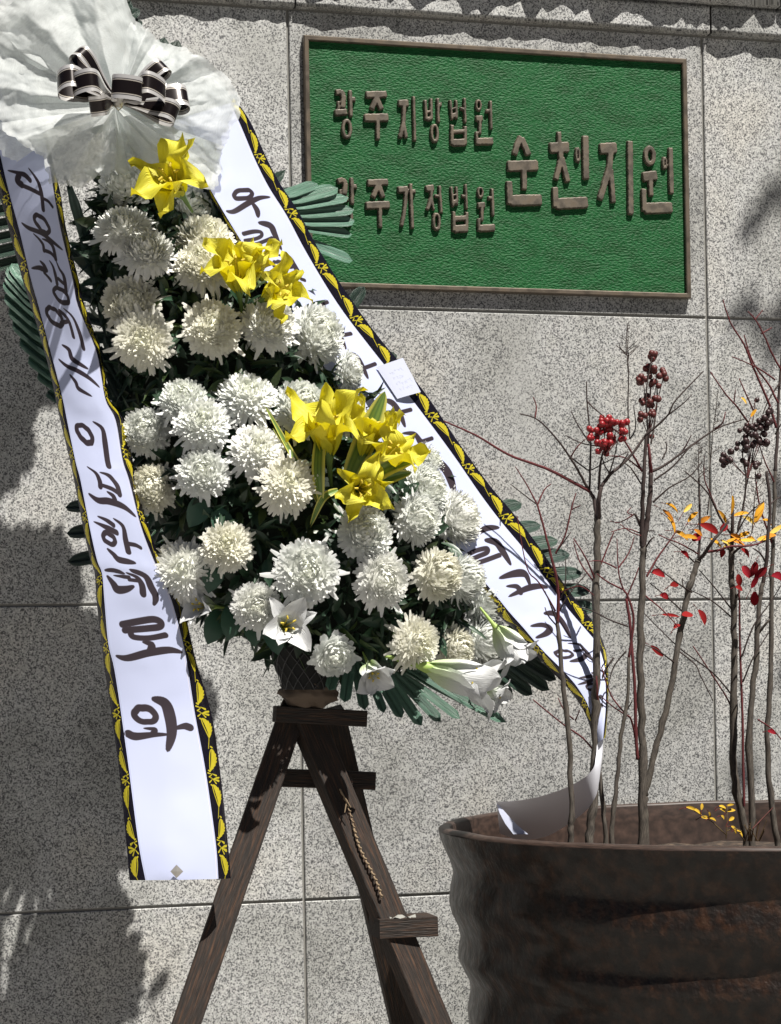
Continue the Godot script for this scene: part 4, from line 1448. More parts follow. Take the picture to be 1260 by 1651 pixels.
func build_lilies() -> void:
	var yg := "yellow lilies of the funeral wreath"
	var wg := "white lilies low on the funeral wreath"
	var u := 0.00098
	lily("yellow_lily", "topmost yellow lily just under the white wrap", yg, at(292, 312, 0.905), Vector3(-0.48, 0.34, 0.85), 0.55, 108 * u, 0.47, 1.15, 0.2, true, 1)
	lily("yellow_lily", "upper yellow lily opening to the left above the big chrysanthemums", yg, at(386, 470, 0.90), Vector3(-0.25, 0.75, 0.8), 0.2, 103 * u, 0.49, 0.95, 0.2, true, 2)
	lily("yellow_lily", "upper yellow lily opening to the right beside the right ribbon", yg, at(426, 482, 0.905), Vector3(0.45, 0.2, 0.9), 0.8, 87 * u, 0.47, 1.0, 0.2, true, 3)
	lily("yellow_lily", "yellow lily wedged above and between the upper pair", yg, at(404, 458, 0.89), Vector3(0.15, 0.9, 0.6), 0.6, 84 * u, 0.44, 0.8, 0.2, true, 7)
	lily("yellow_lily", "yellow lily at the back of the lower lily group behind the striped leaf", yg, at(585, 735, 0.94), Vector3(0.2, 1.0, 0.55), 0.9, 103 * u, 0.44, 0.75, 0.2, true, 8)
	lily("yellow_lily", "yellow lily opening up and left in the lower lily group", yg, at(530, 735, 0.955), Vector3(-0.25, 0.95, 0.75), 0.1, 125 * u, 0.44, 0.9, 0.15, true, 4)
	lily("yellow_lily", "yellow lily opening to the right in the lower lily group", yg, at(604, 758, 0.95), Vector3(0.5, 0.6, 0.75), 0.5, 98 * u, 0.47, 1.0, 0.2, true, 5)
	lily("yellow_lily", "lowest yellow lily, facing front and downward", yg, at(575, 788, 0.975), Vector3(0.0, -0.1, 1), 0.25, 85 * u, 0.47, 1.05, 0.4, true, 6)
	lily("white_lily", "large open white lily facing front at the lower left of the wreath", wg, at(455, 1012, 0.965), Vector3(0.05, 0.1, 1), 0.15, 78 * u, 0.52, 1.0, 0.35, false, 11)
	lily("white_lily", "white lily with green throat nodding above the palm fan", wg, at(594, 1070, 0.945), Vector3(0.12, -0.75, 0.9), 0.4, 60 * u, 0.75, 0.75, 0.4, false, 12)
	lily("white_lily", "white lily turned left over the left ribbon edge", wg, at(345, 978, 0.90), Vector3(-0.9, 0.05, 0.55), 0.3, 66 * u, 0.55, 0.75, 0.35, false, 13)
	lily("white_lily", "white trumpet lily lying sideways with pale green base at lower right", wg, at(688, 1076, 0.945), Vector3(1.0, -0.32, 0.30), 0.3, 140 * u, 0.42, 0.40, 0.6, false, 14)
	lily("white_lily", "white lily furthest right beside the lower end of the right ribbon", wg, at(800, 1012, 0.90), Vector3(0.55, -0.85, 0.35), 0.6, 86 * u, 0.58, 0.5, 0.5, false, 15)
	lily("white_lily", "small crumpled white lily behind the mouth of the trumpet lily", wg, at(786, 1108, 0.925), Vector3(0.7, -0.5, 0.6), 0.1, 48 * u, 0.6, 0.8, 0.5, false, 16)

func build_striped_leaves() -> void:
	for q in [
		[[560, 775, 0.93, 592, 700, 0.945, 621, 631, 0.955], 38, "broad striped yellow and green leaf pointing up behind the lower yellow lilies"],
		[[575, 790, 0.96, 620, 756, 0.985, 668, 743, 0.975], 30, "striped yellow green leaf pointing right below the right yellow lily, the upper one"],
		[[578, 796, 0.96, 625, 772, 0.98, 664, 762, 0.975], 22, "striped yellow green leaf pointing right under its twin"],
		[[520, 815, 0.95, 478, 745, 0.965, 428, 655, 0.955], 11, "thin striped leaf arching up left of the lower yellow lilies"],
		[[515, 815, 0.95, 488, 760, 0.965, 440, 690, 0.96], 10, "short thin striped leaf under the arching thin one"],
		[[516, 700, 0.955, 512, 760, 0.985, 518, 815, 0.97], 22, "striped green leaf hanging down left of the lowest yellow lily"],
		[[545, 790, 0.965, 520, 805, 0.975, 500, 850, 0.955], 12, "narrow green leaf curling down below the lower lily group"]]:
		var pts := []
		for i in 3: pts.append(at(q[0][i * 3], q[0][i * 3 + 1], q[0][i * 3 + 2]))
		var o := thing("striped_leaf", q[2], "leaf", pts[0], "striped leaves around the lower yellow lilies")
		var path := smooth_path(pts, 7)
		var m := MB.new()
		var rows := []
		var n := path.size()
		var w: float = q[1] * 0.00098
		for i in n:
			var s := float(i) / (n - 1)
			var d: Vector3 = (path[mini(i + 1, n - 1)] - path[maxi(i - 1, 0)]).normalized()
			var x := d.cross(Vector3(0.1, 0.25, 1)).normalized()
			var y := x.cross(d)
			var ww := w * (pow(sin(PI * (0.12 + 0.88 * s)), 0.75) if s < 0.99 else 0.02)
			var row := PackedVector3Array()
			for k in 9:
				var f := k / 4.0 - 1.0
				row.append(path[i] + x * ww * 0.5 * f + y * absf(f) * ww * 0.22 - o.position)
			rows.append(row)
		m.grid(rows)
		for i in m.col.size():
			var k := i % 9
			m.col[i] = Color(0.52, 0.50, 0.12) if k in [0, 1, 7, 8] else (Color(0.075, 0.15, 0.035) if k in [2, 4, 6] else Color(0.16, 0.24, 0.05))
		part("blade", m.mesh(), M.stripe, o)

# ------------------------------------------------------------------ card
func build_note() -> void:
	var c := [at(607, 592, 0.778), at(650, 577, 0.762), at(679, 632, 0.768), at(641, 643, 0.786)]
	var w := 110
	var h := 140
	var ink := PackedByteArray()
	ink.resize(w * h)
	var lr := RandomNumberGenerator.new()
	lr.seed = 5
	for line in 4:   # faint handwriting, too small to read
		var x := 26.0 + 4.0 * (line % 2)
		var y := 36.0 + line * 24.0
		for ch in [5, 4, 6, 5][line]:
			for k in 3:
				var a := Vector2(x + lr.randf_range(0, 8), y + lr.randf_range(-6, 6))
				cov_dab(ink, w, h, a, a + Vector2.from_angle([0.1, 1.5, 0.8][k] + lr.randf_range(-0.3, 0.3)) * lr.randf_range(4, 9), 0.75, 0.75)
			x += 12.0
	var im := Image.create(w, h, false, Image.FORMAT_RGB8)
	for y in h:
		for x in w: im.set_pixel(x, y, lin(0.43, 0.46, 0.58).lerp(lin(0.30, 0.32, 0.42), ink[y * w + x] / 255.0))
	var mat := plain(Color(1, 1, 1), 0.6)
	mat.albedo_texture = ImageTexture.create_from_image(im)
	var rows := []
	for i in 9:
		var row := PackedVector3Array()
		for k in 7:
			var u := k / 6.0
			var v := i / 8.0
			row.append((c[0] as Vector3).lerp(c[1], u).lerp((c[3] as Vector3).lerp(c[2], u), v) + Vector3(0, 0, 0.003 * sin(PI * u)) - c[0])
		rows.append(row)
	var m := MB.new()
	m.grid(rows)
	var o := part("message_card", m.mesh(), mat, self)
	o.position = c[0]
	tag(o, "small white paper card with faint handwriting stuck on the right ribbon", "card")

# ------------------------------------------------------------------ nandina in the planter
const BARK := Color(0.095, 0.076, 0.060)
const BROWN := Color(0.06, 0.038, 0.032)
const RED := Color(0.16, 0.022, 0.026)

func cane(label: String, z: float, lines: Array) -> Node3D:
	# lines: [radius at start, radius at end (photo pixels), colour, x, y, x, y, ...]; the first one is the main stem
	var p0 := at(lines[0][3], lines[0][4], z)
	var o := thing("nandina_cane", label, "nandina", p0, "nandina canes in the dark planter")
	for li in lines.size():
		var s: Array = lines[li]
		var pts := []
		var n := (s.size() - 3) / 2
		var zz := z + (0.0 if li == 0 else rng.randf_range(-0.01, 0.03))
		for i in n:
			var f := float(i) / maxf(n - 1, 1)
			pts.append(at(s[3 + i * 2], s[4 + i * 2], lerpf(z, zz, minf(f * 2.0, 1.0))) - p0)
		if li == 0: pts.push_front(Vector3(pts[0].x, pot_c.y - 0.06 - p0.y, pts[0].z))
		var path := smooth_path(pts, 5)
		var u := unit(p0)
		var rad := []
		var m := MB.new()
		m.tint = [BARK, BROWN, RED][s[2]]
		for i in path.size():
			var f := float(i) / (path.size() - 1)
			var r: float = lerpf(s[0], s[1], f) * u * 0.5
			if li == 0: r *= 1.0 + (0.22 if i % 9 == 0 else 0.0) + rng.randf_range(-0.06, 0.06)
			path[i] += Vector3(rng.randf_range(-1, 1), 0, rng.randf_range(-1, 1)) * r * (0.30 if li == 0 else 0.18)
			rad.append(r)
		m.tube(path, rad, 8 if s[0] > 5.0 else 5)
		if li == 0:
			for i in m.col.size(): m.col[i] = m.col[i].lerp(Color(0.20, 0.18, 0.155), rng.randf() * 0.5)
		part("stem" if li == 0 else "twig", m.mesh(), M.cane, o)
	return o

func panicle(o: Node3D, x0: float, y0: float, x1: float, y1: float, z: float, spread: float) -> void:   # bare fruit stalks, very fine
	var m := MB.new()
	m.tint = Color(0.09, 0.06, 0.05)
	var a := Vector2(x0, y0)
	var b := Vector2(x1, y1)
	var u := unit(at(x0, y0, z))
	var main := []
	var rad := []
	for i in 7:
		main.append(at(lerpf(x0, x1, i / 6.0) + rng.randf_range(-2, 2), lerpf(y0, y1, i / 6.0), z) - o.position)
		rad.append(lerpf(2.4, 1.2, i / 6.0) * u * 0.5)
	m.tube(main, rad, 4, false)
	for i in 14:
		var f := rng.randf_range(0.25, 1.0)
		var q := a.lerp(b, f)
		var side := (1.0 if i % 2 else -1.0) * spread * (1.15 - f) * rng.randf_range(0.5, 1.1)
		var e := q + Vector2(side, -absf(side) * rng.randf_range(0.5, 1.0))
		m.tube([at(q.x, q.y, z) - o.position, at(e.x, e.y, z + rng.randf_range(-0.02, 0.02)) - o.position], [1.3 * u * 0.5, 0.8 * u * 0.5], 4, false)
		var k := q.lerp(e, 0.6)
		m.tube([at(k.x, k.y, z) - o.position, at(k.x + side * 0.15, k.y - 7.0, z + 0.004) - o.position], [0.9 * u * 0.5, 0.7 * u * 0.5], 4, false)
	part("fruit_stalk", m.mesh(), M.cane, o)

var berry_mesh: ArrayMesh
func berries(o: Node3D, spots: Array, z: float, mat: Material, stem_to: Vector2, size := 5.6) -> void:
	# spots: [x, y, spread x, spread y, count]
	if berry_mesh == null:
		var rows := []
		for i in 7:
			var row := PackedVector3Array()
			for k in 10:
				row.append(Vector3(sin(PI * i / 6.0) * cos(TAU * k / 10), cos(PI * i / 6.0), sin(PI * i / 6.0) * sin(TAU * k / 10)))
			rows.append(row)
		var b := MB.new()
		b.grid(rows, [], true, true)
		berry_mesh = b.mesh()
	var ped := MB.new()
	ped.tint = Color(0.13, 0.03, 0.03)
	for s in spots:
		for i in s[4]:
			var a := rng.randf() * TAU
			var r := sqrt(rng.randf())
			var q := Vector2(s[0] + cos(a) * r * s[2], s[1] + sin(a) * r * s[3])
			var p := at(q.x, q.y, z + rng.randf_range(-0.014, 0.018))
			var u := unit(p)
			var m := part("berry", berry_mesh, mat, o)
			m.position = p - o.position
			m.scale = Vector3.ONE * size * u * rng.randf_range(0.85, 1.12)
			var j := Vector2(s[0], s[1]).lerp(q, 0.25) + Vector2(rng.randf_range(-3, 3), 5)
			ped.tube([at(j.x, j.y, z) - o.position, p - o.position], [0.9 * u * 0.5, 0.8 * u * 0.5], 4, false)
		var c := at(s[0], s[1] + 4, z) - o.position
		ped.tube([at(stem_to.x, stem_to.y, z) - o.position, c], [0.0011, 0.0008], 4, false)
	part("fruit_stalk", ped.mesh(), M.cane, o)

func nleaf(o: Node3D, x: float, y: float, z: float, l: float, w: float, ang: float, col: Color) -> void:
	var p := at(x, y, z)
	var u := unit(p)
	var m := MB.new()
	m.tint = col
	var sh := leaf_shape(l * u, w * u, rng.randf_range(0.15, 0.5), rng.randf_range(-0.2, 0.55), 6, 1.0)
	var dir := Vector3(cos(ang), -sin(ang), rng.randf_range(-0.3, 0.5)).normalized()
	var f := Vector3(rng.randf_range(-0.4, 0.4), rng.randf_range(0.2, 0.9), 0.8)
	var xx := f.cross(dir).normalized()
	m.add(sh, Transform3D(Basis(xx, dir.cross(xx), dir), -dir * l * u * 0.5))
	m.tint = Color(0.12, 0.03, 0.03)
	m.tube([-dir * l * u * 0.5, -dir * l * u * 0.8 + Vector3(0, -0.002, 0), -dir * l * u * 1.15 + Vector3(0, -0.006, 0)], [0.0006, 0.0006, 0.0007], 4, false)
	var q := part("leaf", m.mesh(), M.nleaf, o)
	q.position = p - o.position

func build_nandina() -> void:
	var c := cane("thin leftmost nandina cane in front of the slanting ribbon", 1.00, [
		[11, 7, 0, 920, 1346, 922, 1310, 918, 1200, 909, 1110, 903, 1050, 899, 1005],
		[6, 3, 2, 899, 1005, 901, 965, 897, 930, 888, 893, 880, 862, 867, 814], [3, 1.5, 2, 867, 814, 850, 782, 831, 752], [3, 1.6, 2, 867, 814, 878, 790, 889, 780], [2.4, 1.4, 1, 867, 814, 842, 795, 824, 781],
		[3.5, 2, 2, 896, 893, 912, 862, 921, 822, 929, 795], [2.4, 1.4, 2, 921, 822, 936, 815], [2.4, 1.5, 1, 898, 890, 915, 866, 921, 858], [3, 1.6, 1, 900, 1008, 886, 970, 879, 953], [3, 1.6, 1, 899, 1010, 884, 992, 879, 979], [3, 1.6, 1, 902, 985, 920, 955, 948, 923],
		[3, 1.6, 2, 896, 985, 870, 940, 850, 915, 834, 832], [2.6, 1.4, 1, 904, 968, 912, 940, 912, 900], [2.6, 1.4, 2, 905, 955, 935, 945, 958, 960]])
	c = cane("second nandina cane, forked in a Y and bearing a bright red berry cluster", 0.86, [
		[15, 11, 0, 952, 1346, 957, 1300, 960, 1200, 961, 1100, 961, 1000, 963, 900, 964, 835],
		[8, 5, 1, 963, 835, 958, 805, 951, 792], [9, 6, 1, 965, 835, 966, 805, 970, 785], [6, 2.5, 2, 951, 792, 920, 775, 880, 755, 820, 733, 770, 703, 716, 679], [5, 2, 1, 951, 792, 935, 763, 920, 738, 900, 710, 868, 677, 838, 667], [3, 1.5, 2, 863, 674, 865, 655, 860, 640],
		[4, 2, 1, 951, 792, 952, 750, 953, 715, 951, 690, 947, 648, 946, 615], [3, 1.5, 1, 921, 738, 940, 752, 952, 758, 975, 746, 1013, 728], [3, 1.5, 2, 919, 740, 930, 722, 944, 708], [3, 1.5, 1, 948, 648, 960, 660, 975, 672], [3, 1.5, 1, 952, 715, 935, 690, 921, 663], [2.5, 1.5, 1, 970, 720, 940, 715, 912, 702],
		[5, 2.5, 1, 966, 790, 968, 755, 971, 735, 975, 725], [6, 3, 1, 970, 785, 984, 765, 1000, 752, 1021, 730, 1041, 702, 1050, 690], [4, 2, 1, 1041, 702, 1075, 672, 1090, 645, 1134, 599], [3, 1.4, 1, 1076, 670, 1100, 652, 1116, 636], [3, 1.5, 1, 982, 766, 990, 740, 996, 712], [3, 1.5, 1, 984, 764, 975, 750, 972, 738], [2.5, 1.5, 1, 1000, 752, 1010, 736, 1014, 728],
		[3.5, 2, 2, 960, 935, 945, 900, 925, 868], [3.5, 2, 2, 961, 930, 975, 895, 990, 858], [3, 1.6, 2, 958, 938, 935, 905, 925, 872]])
	berries(c, [[958, 698, 12, 12, 9], [975, 681, 14, 10, 10], [993, 694, 20, 18, 18], [975, 718, 16, 14, 14], [1008, 693, 7, 16, 6]], 0.88, M.berry_red, Vector2(975, 735), 5.4)
	c = cane("tall straight nandina cane carrying dark red berry spikes on top", 0.80, [
		[15, 10, 0, 1036, 1348, 1036, 1200, 1033, 1100, 1034, 993, 1037, 900, 1037, 880], [10, 7, 1, 1037, 885, 1042, 850, 1046, 825, 1049, 790, 1050, 763], [8, 5, 1, 1035, 880, 1036, 820, 1038, 780, 1040, 740, 1042, 700],
		[7, 4, 2, 1050, 765, 1048, 740, 1046, 716], [3.5, 2, 1, 1046, 716, 1044, 680, 1042, 640, 1047, 600, 1052, 575], [3.5, 2, 1, 1050, 715, 1056, 680, 1060, 640, 1058, 600], [5, 2, 1, 1052, 760, 1075, 748, 1120, 715, 1158, 690, 1200, 676], [3.5, 1.6, 2, 1152, 692, 1165, 682, 1170, 664],
		[3.5, 1.6, 1, 1054, 775, 1085, 752, 1114, 720, 1130, 714], [3.5, 1.6, 1, 1053, 810, 1080, 786, 1112, 768, 1132, 745], [4, 2, 2, 1036, 760, 1022, 735, 1000, 700, 985, 690], [3, 1.6, 2, 1034, 757, 1008, 738, 980, 735], [3, 1.5, 1, 1034, 780, 1018, 755, 1005, 745], [3, 1.5, 1, 1068, 740, 1075, 725, 1074, 712], [2.5, 1.5, 2, 1100, 730, 1115, 702],
		[5, 3, 1, 1033, 848, 1026, 832, 1022, 828], [2.5, 1.4, 2, 1022, 830, 1000, 842, 984, 840], [2.5, 1.4, 2, 1020, 830, 1012, 826, 1018, 818], [2.5, 1.4, 2, 1038, 862, 1010, 852, 985, 858], [2.5, 1.4, 2, 1038, 865, 1018, 858, 1000, 845], [2.5, 1.4, 1, 1040, 856, 1056, 856],
		[3.5, 2, 1, 1040, 885, 1050, 870, 1056, 866], [4, 2, 2, 1043, 930, 1060, 900, 1080, 872, 1092, 855], [3, 1.6, 2, 1040, 960, 1070, 985, 1095, 1012], [2.6, 1.4, 1, 1016, 708, 1013, 660, 1014, 600, 1010, 560, 1012, 524], [2.6, 1.5, 1, 1016, 708, 1025, 690, 1022, 655]])
	berries(c, [[1052, 576, 8, 7, 6], [1050, 596, 14, 10, 9], [1038, 612, 14, 8, 8], [1070, 604, 8, 8, 5], [1058, 618, 10, 5, 5], [1048, 645, 15, 9, 14], [1050, 668, 11, 6, 6], [1036, 672, 6, 12, 3], [1048, 702, 4, 5, 1]], 0.80, M.berry_maroon, Vector2(1046, 705), 5.0)
	panicle(c, 1014, 600, 1011, 522, 0.79, 24)
	c = cane("short nandina cane with red upper shoots left of the leaning one", 0.88, [
		[9, 5, 0, 987, 1347, 993, 1279, 1002, 1187, 1011, 1132, 1014, 1060], [5, 3, 2, 1014, 1060, 1022, 1000, 1014, 965, 1005, 950], [3, 1.6, 2, 1008, 955, 998, 925, 995, 868], [3.5, 2, 2, 1004, 950, 980, 938, 963, 925], [3, 1.6, 2, 1010, 965, 1025, 930, 1030, 915], [3, 1.5, 2, 997, 916, 1015, 890, 1023, 865], [3, 1.5, 2, 995, 916, 970, 905, 950, 905],
		[3, 1.6, 1, 1013, 1010, 985, 1000, 955, 985, 930, 978], [3, 1.6, 1, 1010, 1050, 990, 1075, 980, 1110]])
	c = cane("nandina cane splitting low with thin dark red upright shoot", 0.84, [
		[9, 6, 0, 976, 1349, 972, 1290, 966, 1213, 967, 1165], [5, 3, 1, 967, 1170, 968, 1130, 972, 1090, 990, 1060], [5, 3, 2, 967, 1175, 964, 1120, 962, 1090],
		[6, 5, 2, 1028, 1225, 1026, 1187, 1023, 1096, 1016, 1005, 1010, 965], [4, 2, 2, 1025, 1190, 1018, 1160, 1008, 1150, 985, 1120, 970, 1075], [3, 1.6, 2, 1008, 1152, 990, 1140, 972, 1125], [3, 1.6, 1, 1008, 1150, 1020, 1130], [3.5, 2, 2, 962, 1215, 940, 1190, 905, 1165, 860, 1128], [2.6, 1.5, 2, 925, 1160, 910, 1145, 900, 1125], [2.6, 1.5, 2, 928, 1162, 935, 1145]])
	c = cane("leaning nandina cane slanting up to the right with a forked top", 0.78, [
		[11, 10, 0, 1040, 1296, 1041, 1275, 1056, 1213, 1078, 1132, 1092, 1052, 1103, 994, 1112, 949, 1120, 925, 1127, 903], [7, 4, 1, 1127, 903, 1138, 890, 1150, 872, 1163, 857, 1175, 840], [5, 3, 1, 1127, 900, 1129, 860, 1128, 800, 1127, 770], [5, 2.5, 2, 1138, 890, 1160, 887, 1178, 881, 1210, 880, 1235, 872],
		[3, 1.6, 1, 1122, 908, 1100, 888, 1082, 875], [3, 1.6, 2, 1126, 893, 1100, 878, 1075, 868, 1062, 862], [3, 1.6, 1, 1116, 955, 1090, 938, 1055, 910], [3, 1.5, 1, 1112, 955, 1102, 945, 1101, 932], [3, 1.6, 1, 1100, 985, 1075, 962, 1048, 940], [3, 1.6, 1, 1090, 1070, 1060, 1048, 1040, 1040], [4, 2, 0, 1098, 1030, 1102, 1010], [3, 1.6, 1, 1088, 1045, 1120, 1070, 1130, 1090, 1150, 1130]])
	for q in [[1063, 925, 22, 12, 0.2], [1089, 942, 16, 9, -0.2], [1072, 962, 13, 10, 0.4], [1082, 994, 24, 6, 0.25], [1109, 992, 19, 12, 0.0], [1132, 996, 24, 12, 1.1], [1106, 894, 16, 8, 0.5], [1149, 851, 36, 12, 0.25], [1123, 867, 16, 12, -0.6], [1060, 1050, 24, 8, 0.7], [1168, 850, 16, 10, -0.8], [1092, 1010, 12, 8, -0.5]]:
		nleaf(c, q[0], q[1], 0.79, q[2] * 1.15, q[3] * 1.15, q[4], Color(0.20, 0.012, 0.014) * rng.randf_range(0.7, 1.15))
	c = cane("grey nandina cane carrying most of the orange leaves and a dark berry cluster", 0.76, [
		[14, 9, 0, 1204, 1352, 1187, 1260, 1182, 1206, 1183, 1096, 1184, 997, 1180, 925, 1180, 885], [7, 4, 1, 1180, 890, 1181, 850, 1182, 800], [5, 3, 1, 1180, 892, 1172, 880, 1166, 870], [5, 3, 1, 1182, 893, 1195, 882, 1215, 878], [4, 2, 1, 1178, 860, 1160, 832, 1145, 800, 1130, 782, 1105, 760], [3, 1.5, 2, 1158, 826, 1145, 795, 1136, 770, 1136, 735],
		[4, 2, 1, 1190, 855, 1200, 810, 1203, 770, 1198, 735, 1200, 700], [3, 1.6, 1, 1202, 790, 1212, 745, 1218, 700], [3, 1.6, 1, 1183, 870, 1206, 830, 1232, 808], [3, 1.6, 1, 1180, 1120, 1150, 1085, 1105, 1052, 1080, 1030, 1040, 990], [3, 1.6, 1, 1180, 995, 1150, 970, 1115, 952], [3, 1.6, 1, 1182, 985, 1155, 950, 1127, 918], [3.5, 2, 2, 1185, 1160, 1175, 1130, 1150, 1090, 1118, 1042], [5, 3, 0, 1186, 965, 1192, 955, 1192, 945]])
	panicle(c, 1140, 830, 1157, 628, 0.72, 30)
	panicle(c, 1128, 800, 1126, 715, 0.73, 20)
	panicle(c, 1212, 860, 1226, 745, 0.77, 26)
	berries(c, [[1180, 742, 22, 10, 8], [1172, 730, 10, 8, 3], [1216, 694, 26, 12, 16], [1232, 680, 12, 14, 7], [1208, 704, 14, 10, 6], [1225, 715, 22, 8, 10], [1213, 748, 10, 8, 6], [1238, 662, 10, 10, 4], [1196, 722, 12, 8, 5], [1218, 640, 6, 6, 1], [1226, 768, 3, 3, 1]], 0.77, M.berry_black, Vector2(1205, 770), 5.0)
	var tones := [Color(0.52, 0.26, 0.025), Color(0.60, 0.36, 0.05), Color(0.45, 0.17, 0.02), Color(0.62, 0.44, 0.10)]
	for q in [[1078, 833, 30, 9, 0.8], [1085, 845, 28, 9, 1.0], [1085, 818, 24, 8, 0.5], [1109, 819, 22, 7, -0.7], [1118, 833, 24, 9, -0.8], [1136, 838, 24, 9, -0.7], [1100, 862, 26, 9, 0.5], [1112, 868, 26, 10, 0.2], [1180, 815, 32, 9, 1.5], [1165, 835, 30, 9, 0.9], [1196, 828, 26, 8, -0.3], [1225, 824, 40, 12, -1.2], [1190, 866, 26, 9, 0.3], [1200, 862, 24, 9, -0.4], [1206, 872, 26, 8, 0.1], [1182, 872, 24, 9, -0.2], [1170, 876, 24, 8, 0.4], [1195, 876, 26, 8, 0.2], [1214, 868, 22, 8, -0.1], [1233, 868, 28, 9, -0.2], [1244, 862, 28, 9, -0.4], [1253, 855, 28, 9, -0.5], [1240, 840, 24, 7, 0.1], [1156, 874, 22, 7, 0.6], [1210, 838, 24, 8, 0.4], [1176, 880, 20, 7, -0.3], [1128, 858, 18, 7, 0.5], [1200, 646, 14, 5, 0.9], [1216, 666, 16, 6, -0.9]]:
		nleaf(c, q[0], q[1], 0.77 + rng.randf_range(-0.02, 0.03), q[2], q[3], q[4], tones[rng.randi() % 4] * rng.randf_range(0.8, 1.15))
	for q in [[1163, 892, 14, 10, 1.4], [1203, 892, 20, 10, 0.6], [1192, 936, 18, 9, 1.5], [1193, 948, 12, 8, 0.3]]:
		nleaf(c, q[0], q[1], 0.78, q[2] * 1.15, q[3] * 1.15, q[4], Color(0.20, 0.012, 0.014) * rng.randf_range(0.7, 1.15))
	c = cane("pale nandina cane close beside the grey one with a whorl of red leaves", 0.80, [
		[12, 7, 0, 1213, 1352, 1209, 1169, 1220, 1060, 1224, 986, 1230, 940], [7, 5, 1, 1230, 942, 1236, 905, 1238, 871, 1242, 820, 1236, 760], [5, 3, 2, 1200, 1300, 1198, 1180, 1194, 1060, 1193, 985, 1192, 950], [4, 2, 1, 1234, 905, 1226, 892, 1215, 884], [5, 3, 0, 1224, 1020, 1236, 1005, 1242, 998], [3, 1.6, 1, 1196, 1060, 1215, 1010, 1240, 975, 1262, 940], [3, 1.6, 1, 1198, 1100, 1215, 1060, 1240, 1020], [3, 1.6, 2, 1222, 1160, 1250, 1180, 1275, 1215], [3, 1.6, 1, 1240, 815, 1255, 803, 1268, 800]])
	for q in [[1204, 922, 20, 11, 1.2], [1216, 918, 22, 11, 1.9], [1226, 924, 22, 11, 2.4], [1219, 938, 20, 9, -1.0], [1217, 967, 24, 12, 1.5], [1253, 933, 18, 15, 0.4], [1245, 1181, 12, 8, 0.4]]:
		nleaf(c, q[0], q[1], 0.82, q[2] * 1.15, q[3] * 1.15, q[4], Color(0.20, 0.011, 0.018) * rng.randf_range(0.75, 1.15))
	c = cane("rightmost nandina cane with long wine-red shoots reaching the plate's height", 0.74, [
		[11, 5.5, 0, 1253, 1353, 1240, 1260, 1238, 1169, 1244, 1060, 1244, 950, 1246, 889, 1249, 816, 1250, 760], [6, 4, 1, 1250, 760, 1254, 700, 1256, 640, 1262, 560], [5, 2, 2, 1252, 690, 1240, 650, 1214, 590, 1200, 555, 1178, 520, 1166, 483], [4, 2, 2, 1255, 650, 1240, 620, 1215, 585, 1200, 540], [3.5, 2, 2, 1262, 600, 1245, 570, 1232, 540, 1218, 515, 1206, 502], [2.6, 1.5, 2, 1218, 515, 1230, 500], [3, 1.6, 2, 1228, 538, 1245, 528], [3, 1.6, 2, 1250, 612, 1225, 595, 1205, 585, 1180, 575],
		[3.5, 2, 2, 1206, 680, 1188, 655, 1170, 635, 1146, 600], [2.5, 1.5, 2, 1184, 648, 1186, 628], [3, 1.6, 2, 1215, 662, 1203, 635, 1192, 610], [3, 1.5, 1, 1250, 700, 1262, 680], [3, 1.5, 2, 1250, 780, 1232, 740, 1220, 700], [4, 2, 2, 1247, 880, 1225, 815, 1218, 760], [3, 1.6, 1, 1262, 610, 1240, 645, 1230, 668]])
	# little yellow sprig and dry stalks at the foot of the canes
	var sp := thing("nandina_seedling", "small yellow leaved sprig on the soil left of the grey cane", "seedling", at(1175, 1352, 0.92))
	for s in [[1171, 1352, 1172, 1338, 1173, 1298], [1171, 1346, 1150, 1326, 1118, 1306], [1171, 1340, 1185, 1335, 1196, 1340]]:
		var m := MB.new()
		m.tint = Color(0.25, 0.17, 0.06)
		m.tube([at(s[0], s[1], 0.92) - sp.position, at(s[2], s[3], 0.925) - sp.position, at(s[4], s[5], 0.925) - sp.position], [0.001, 0.0009, 0.0007], 4)
		part("stalk", m.mesh(), M.cane, sp)
	for q in [[1167, 1306, 14, 6, 0.3], [1180, 1306, 14, 6, -0.3], [1168, 1318, 14, 6, 0.5], [1180, 1320, 12, 6, -0.5], [1166, 1300, 12, 5, 0.1], [1178, 1299, 12, 5, -0.1], [1145, 1316, 16, 6, 1.2], [1138, 1318, 14, 6, 0.1], [1125, 1308, 20, 6, 0.5], [1116, 1303, 18, 6, 0.2], [1150, 1322, 14, 6, 0.4], [1185, 1336, 14, 6, 0.6], [1194, 1342, 14, 6, 0.5], [1186, 1342, 12, 5, 0.9], [1132, 1300, 12, 5, -1.3]]:
		nleaf(sp, q[0], q[1], 0.925, q[2], q[3], q[4], Color(0.50, 0.32, 0.035) * rng.randf_range(0.8, 1.15))
	var dry := thing("dry_stalks", "small heap of dry brown stalks at the foot of the canes", "dry stalks", at(1212, 1352, 0.93))
	var dm := MB.new()
	for i in 16:
		dm.tint = Color(0.30, 0.19, 0.09) * rng.randf_range(0.5, 1.0)
		var x := 1204 + rng.randf_range(-6, 22)
		dm.tube([at(x, 1356, 0.93) - dry.position, at(x + rng.randf_range(-14, 14), 1330 + rng.randf_range(-12, 10), 0.94) - dry.position], [0.0011, 0.0007], 4)
	dm.tint = Color(0.16, 0.05, 0.04)
	dm.tube([at(1214, 1336, 0.94) - dry.position, at(1247, 1302, 0.94) - dry.position], [0.0014, 0.0010], 4)
	part("stalk_heap", dm.mesh(), M.cane, dry)

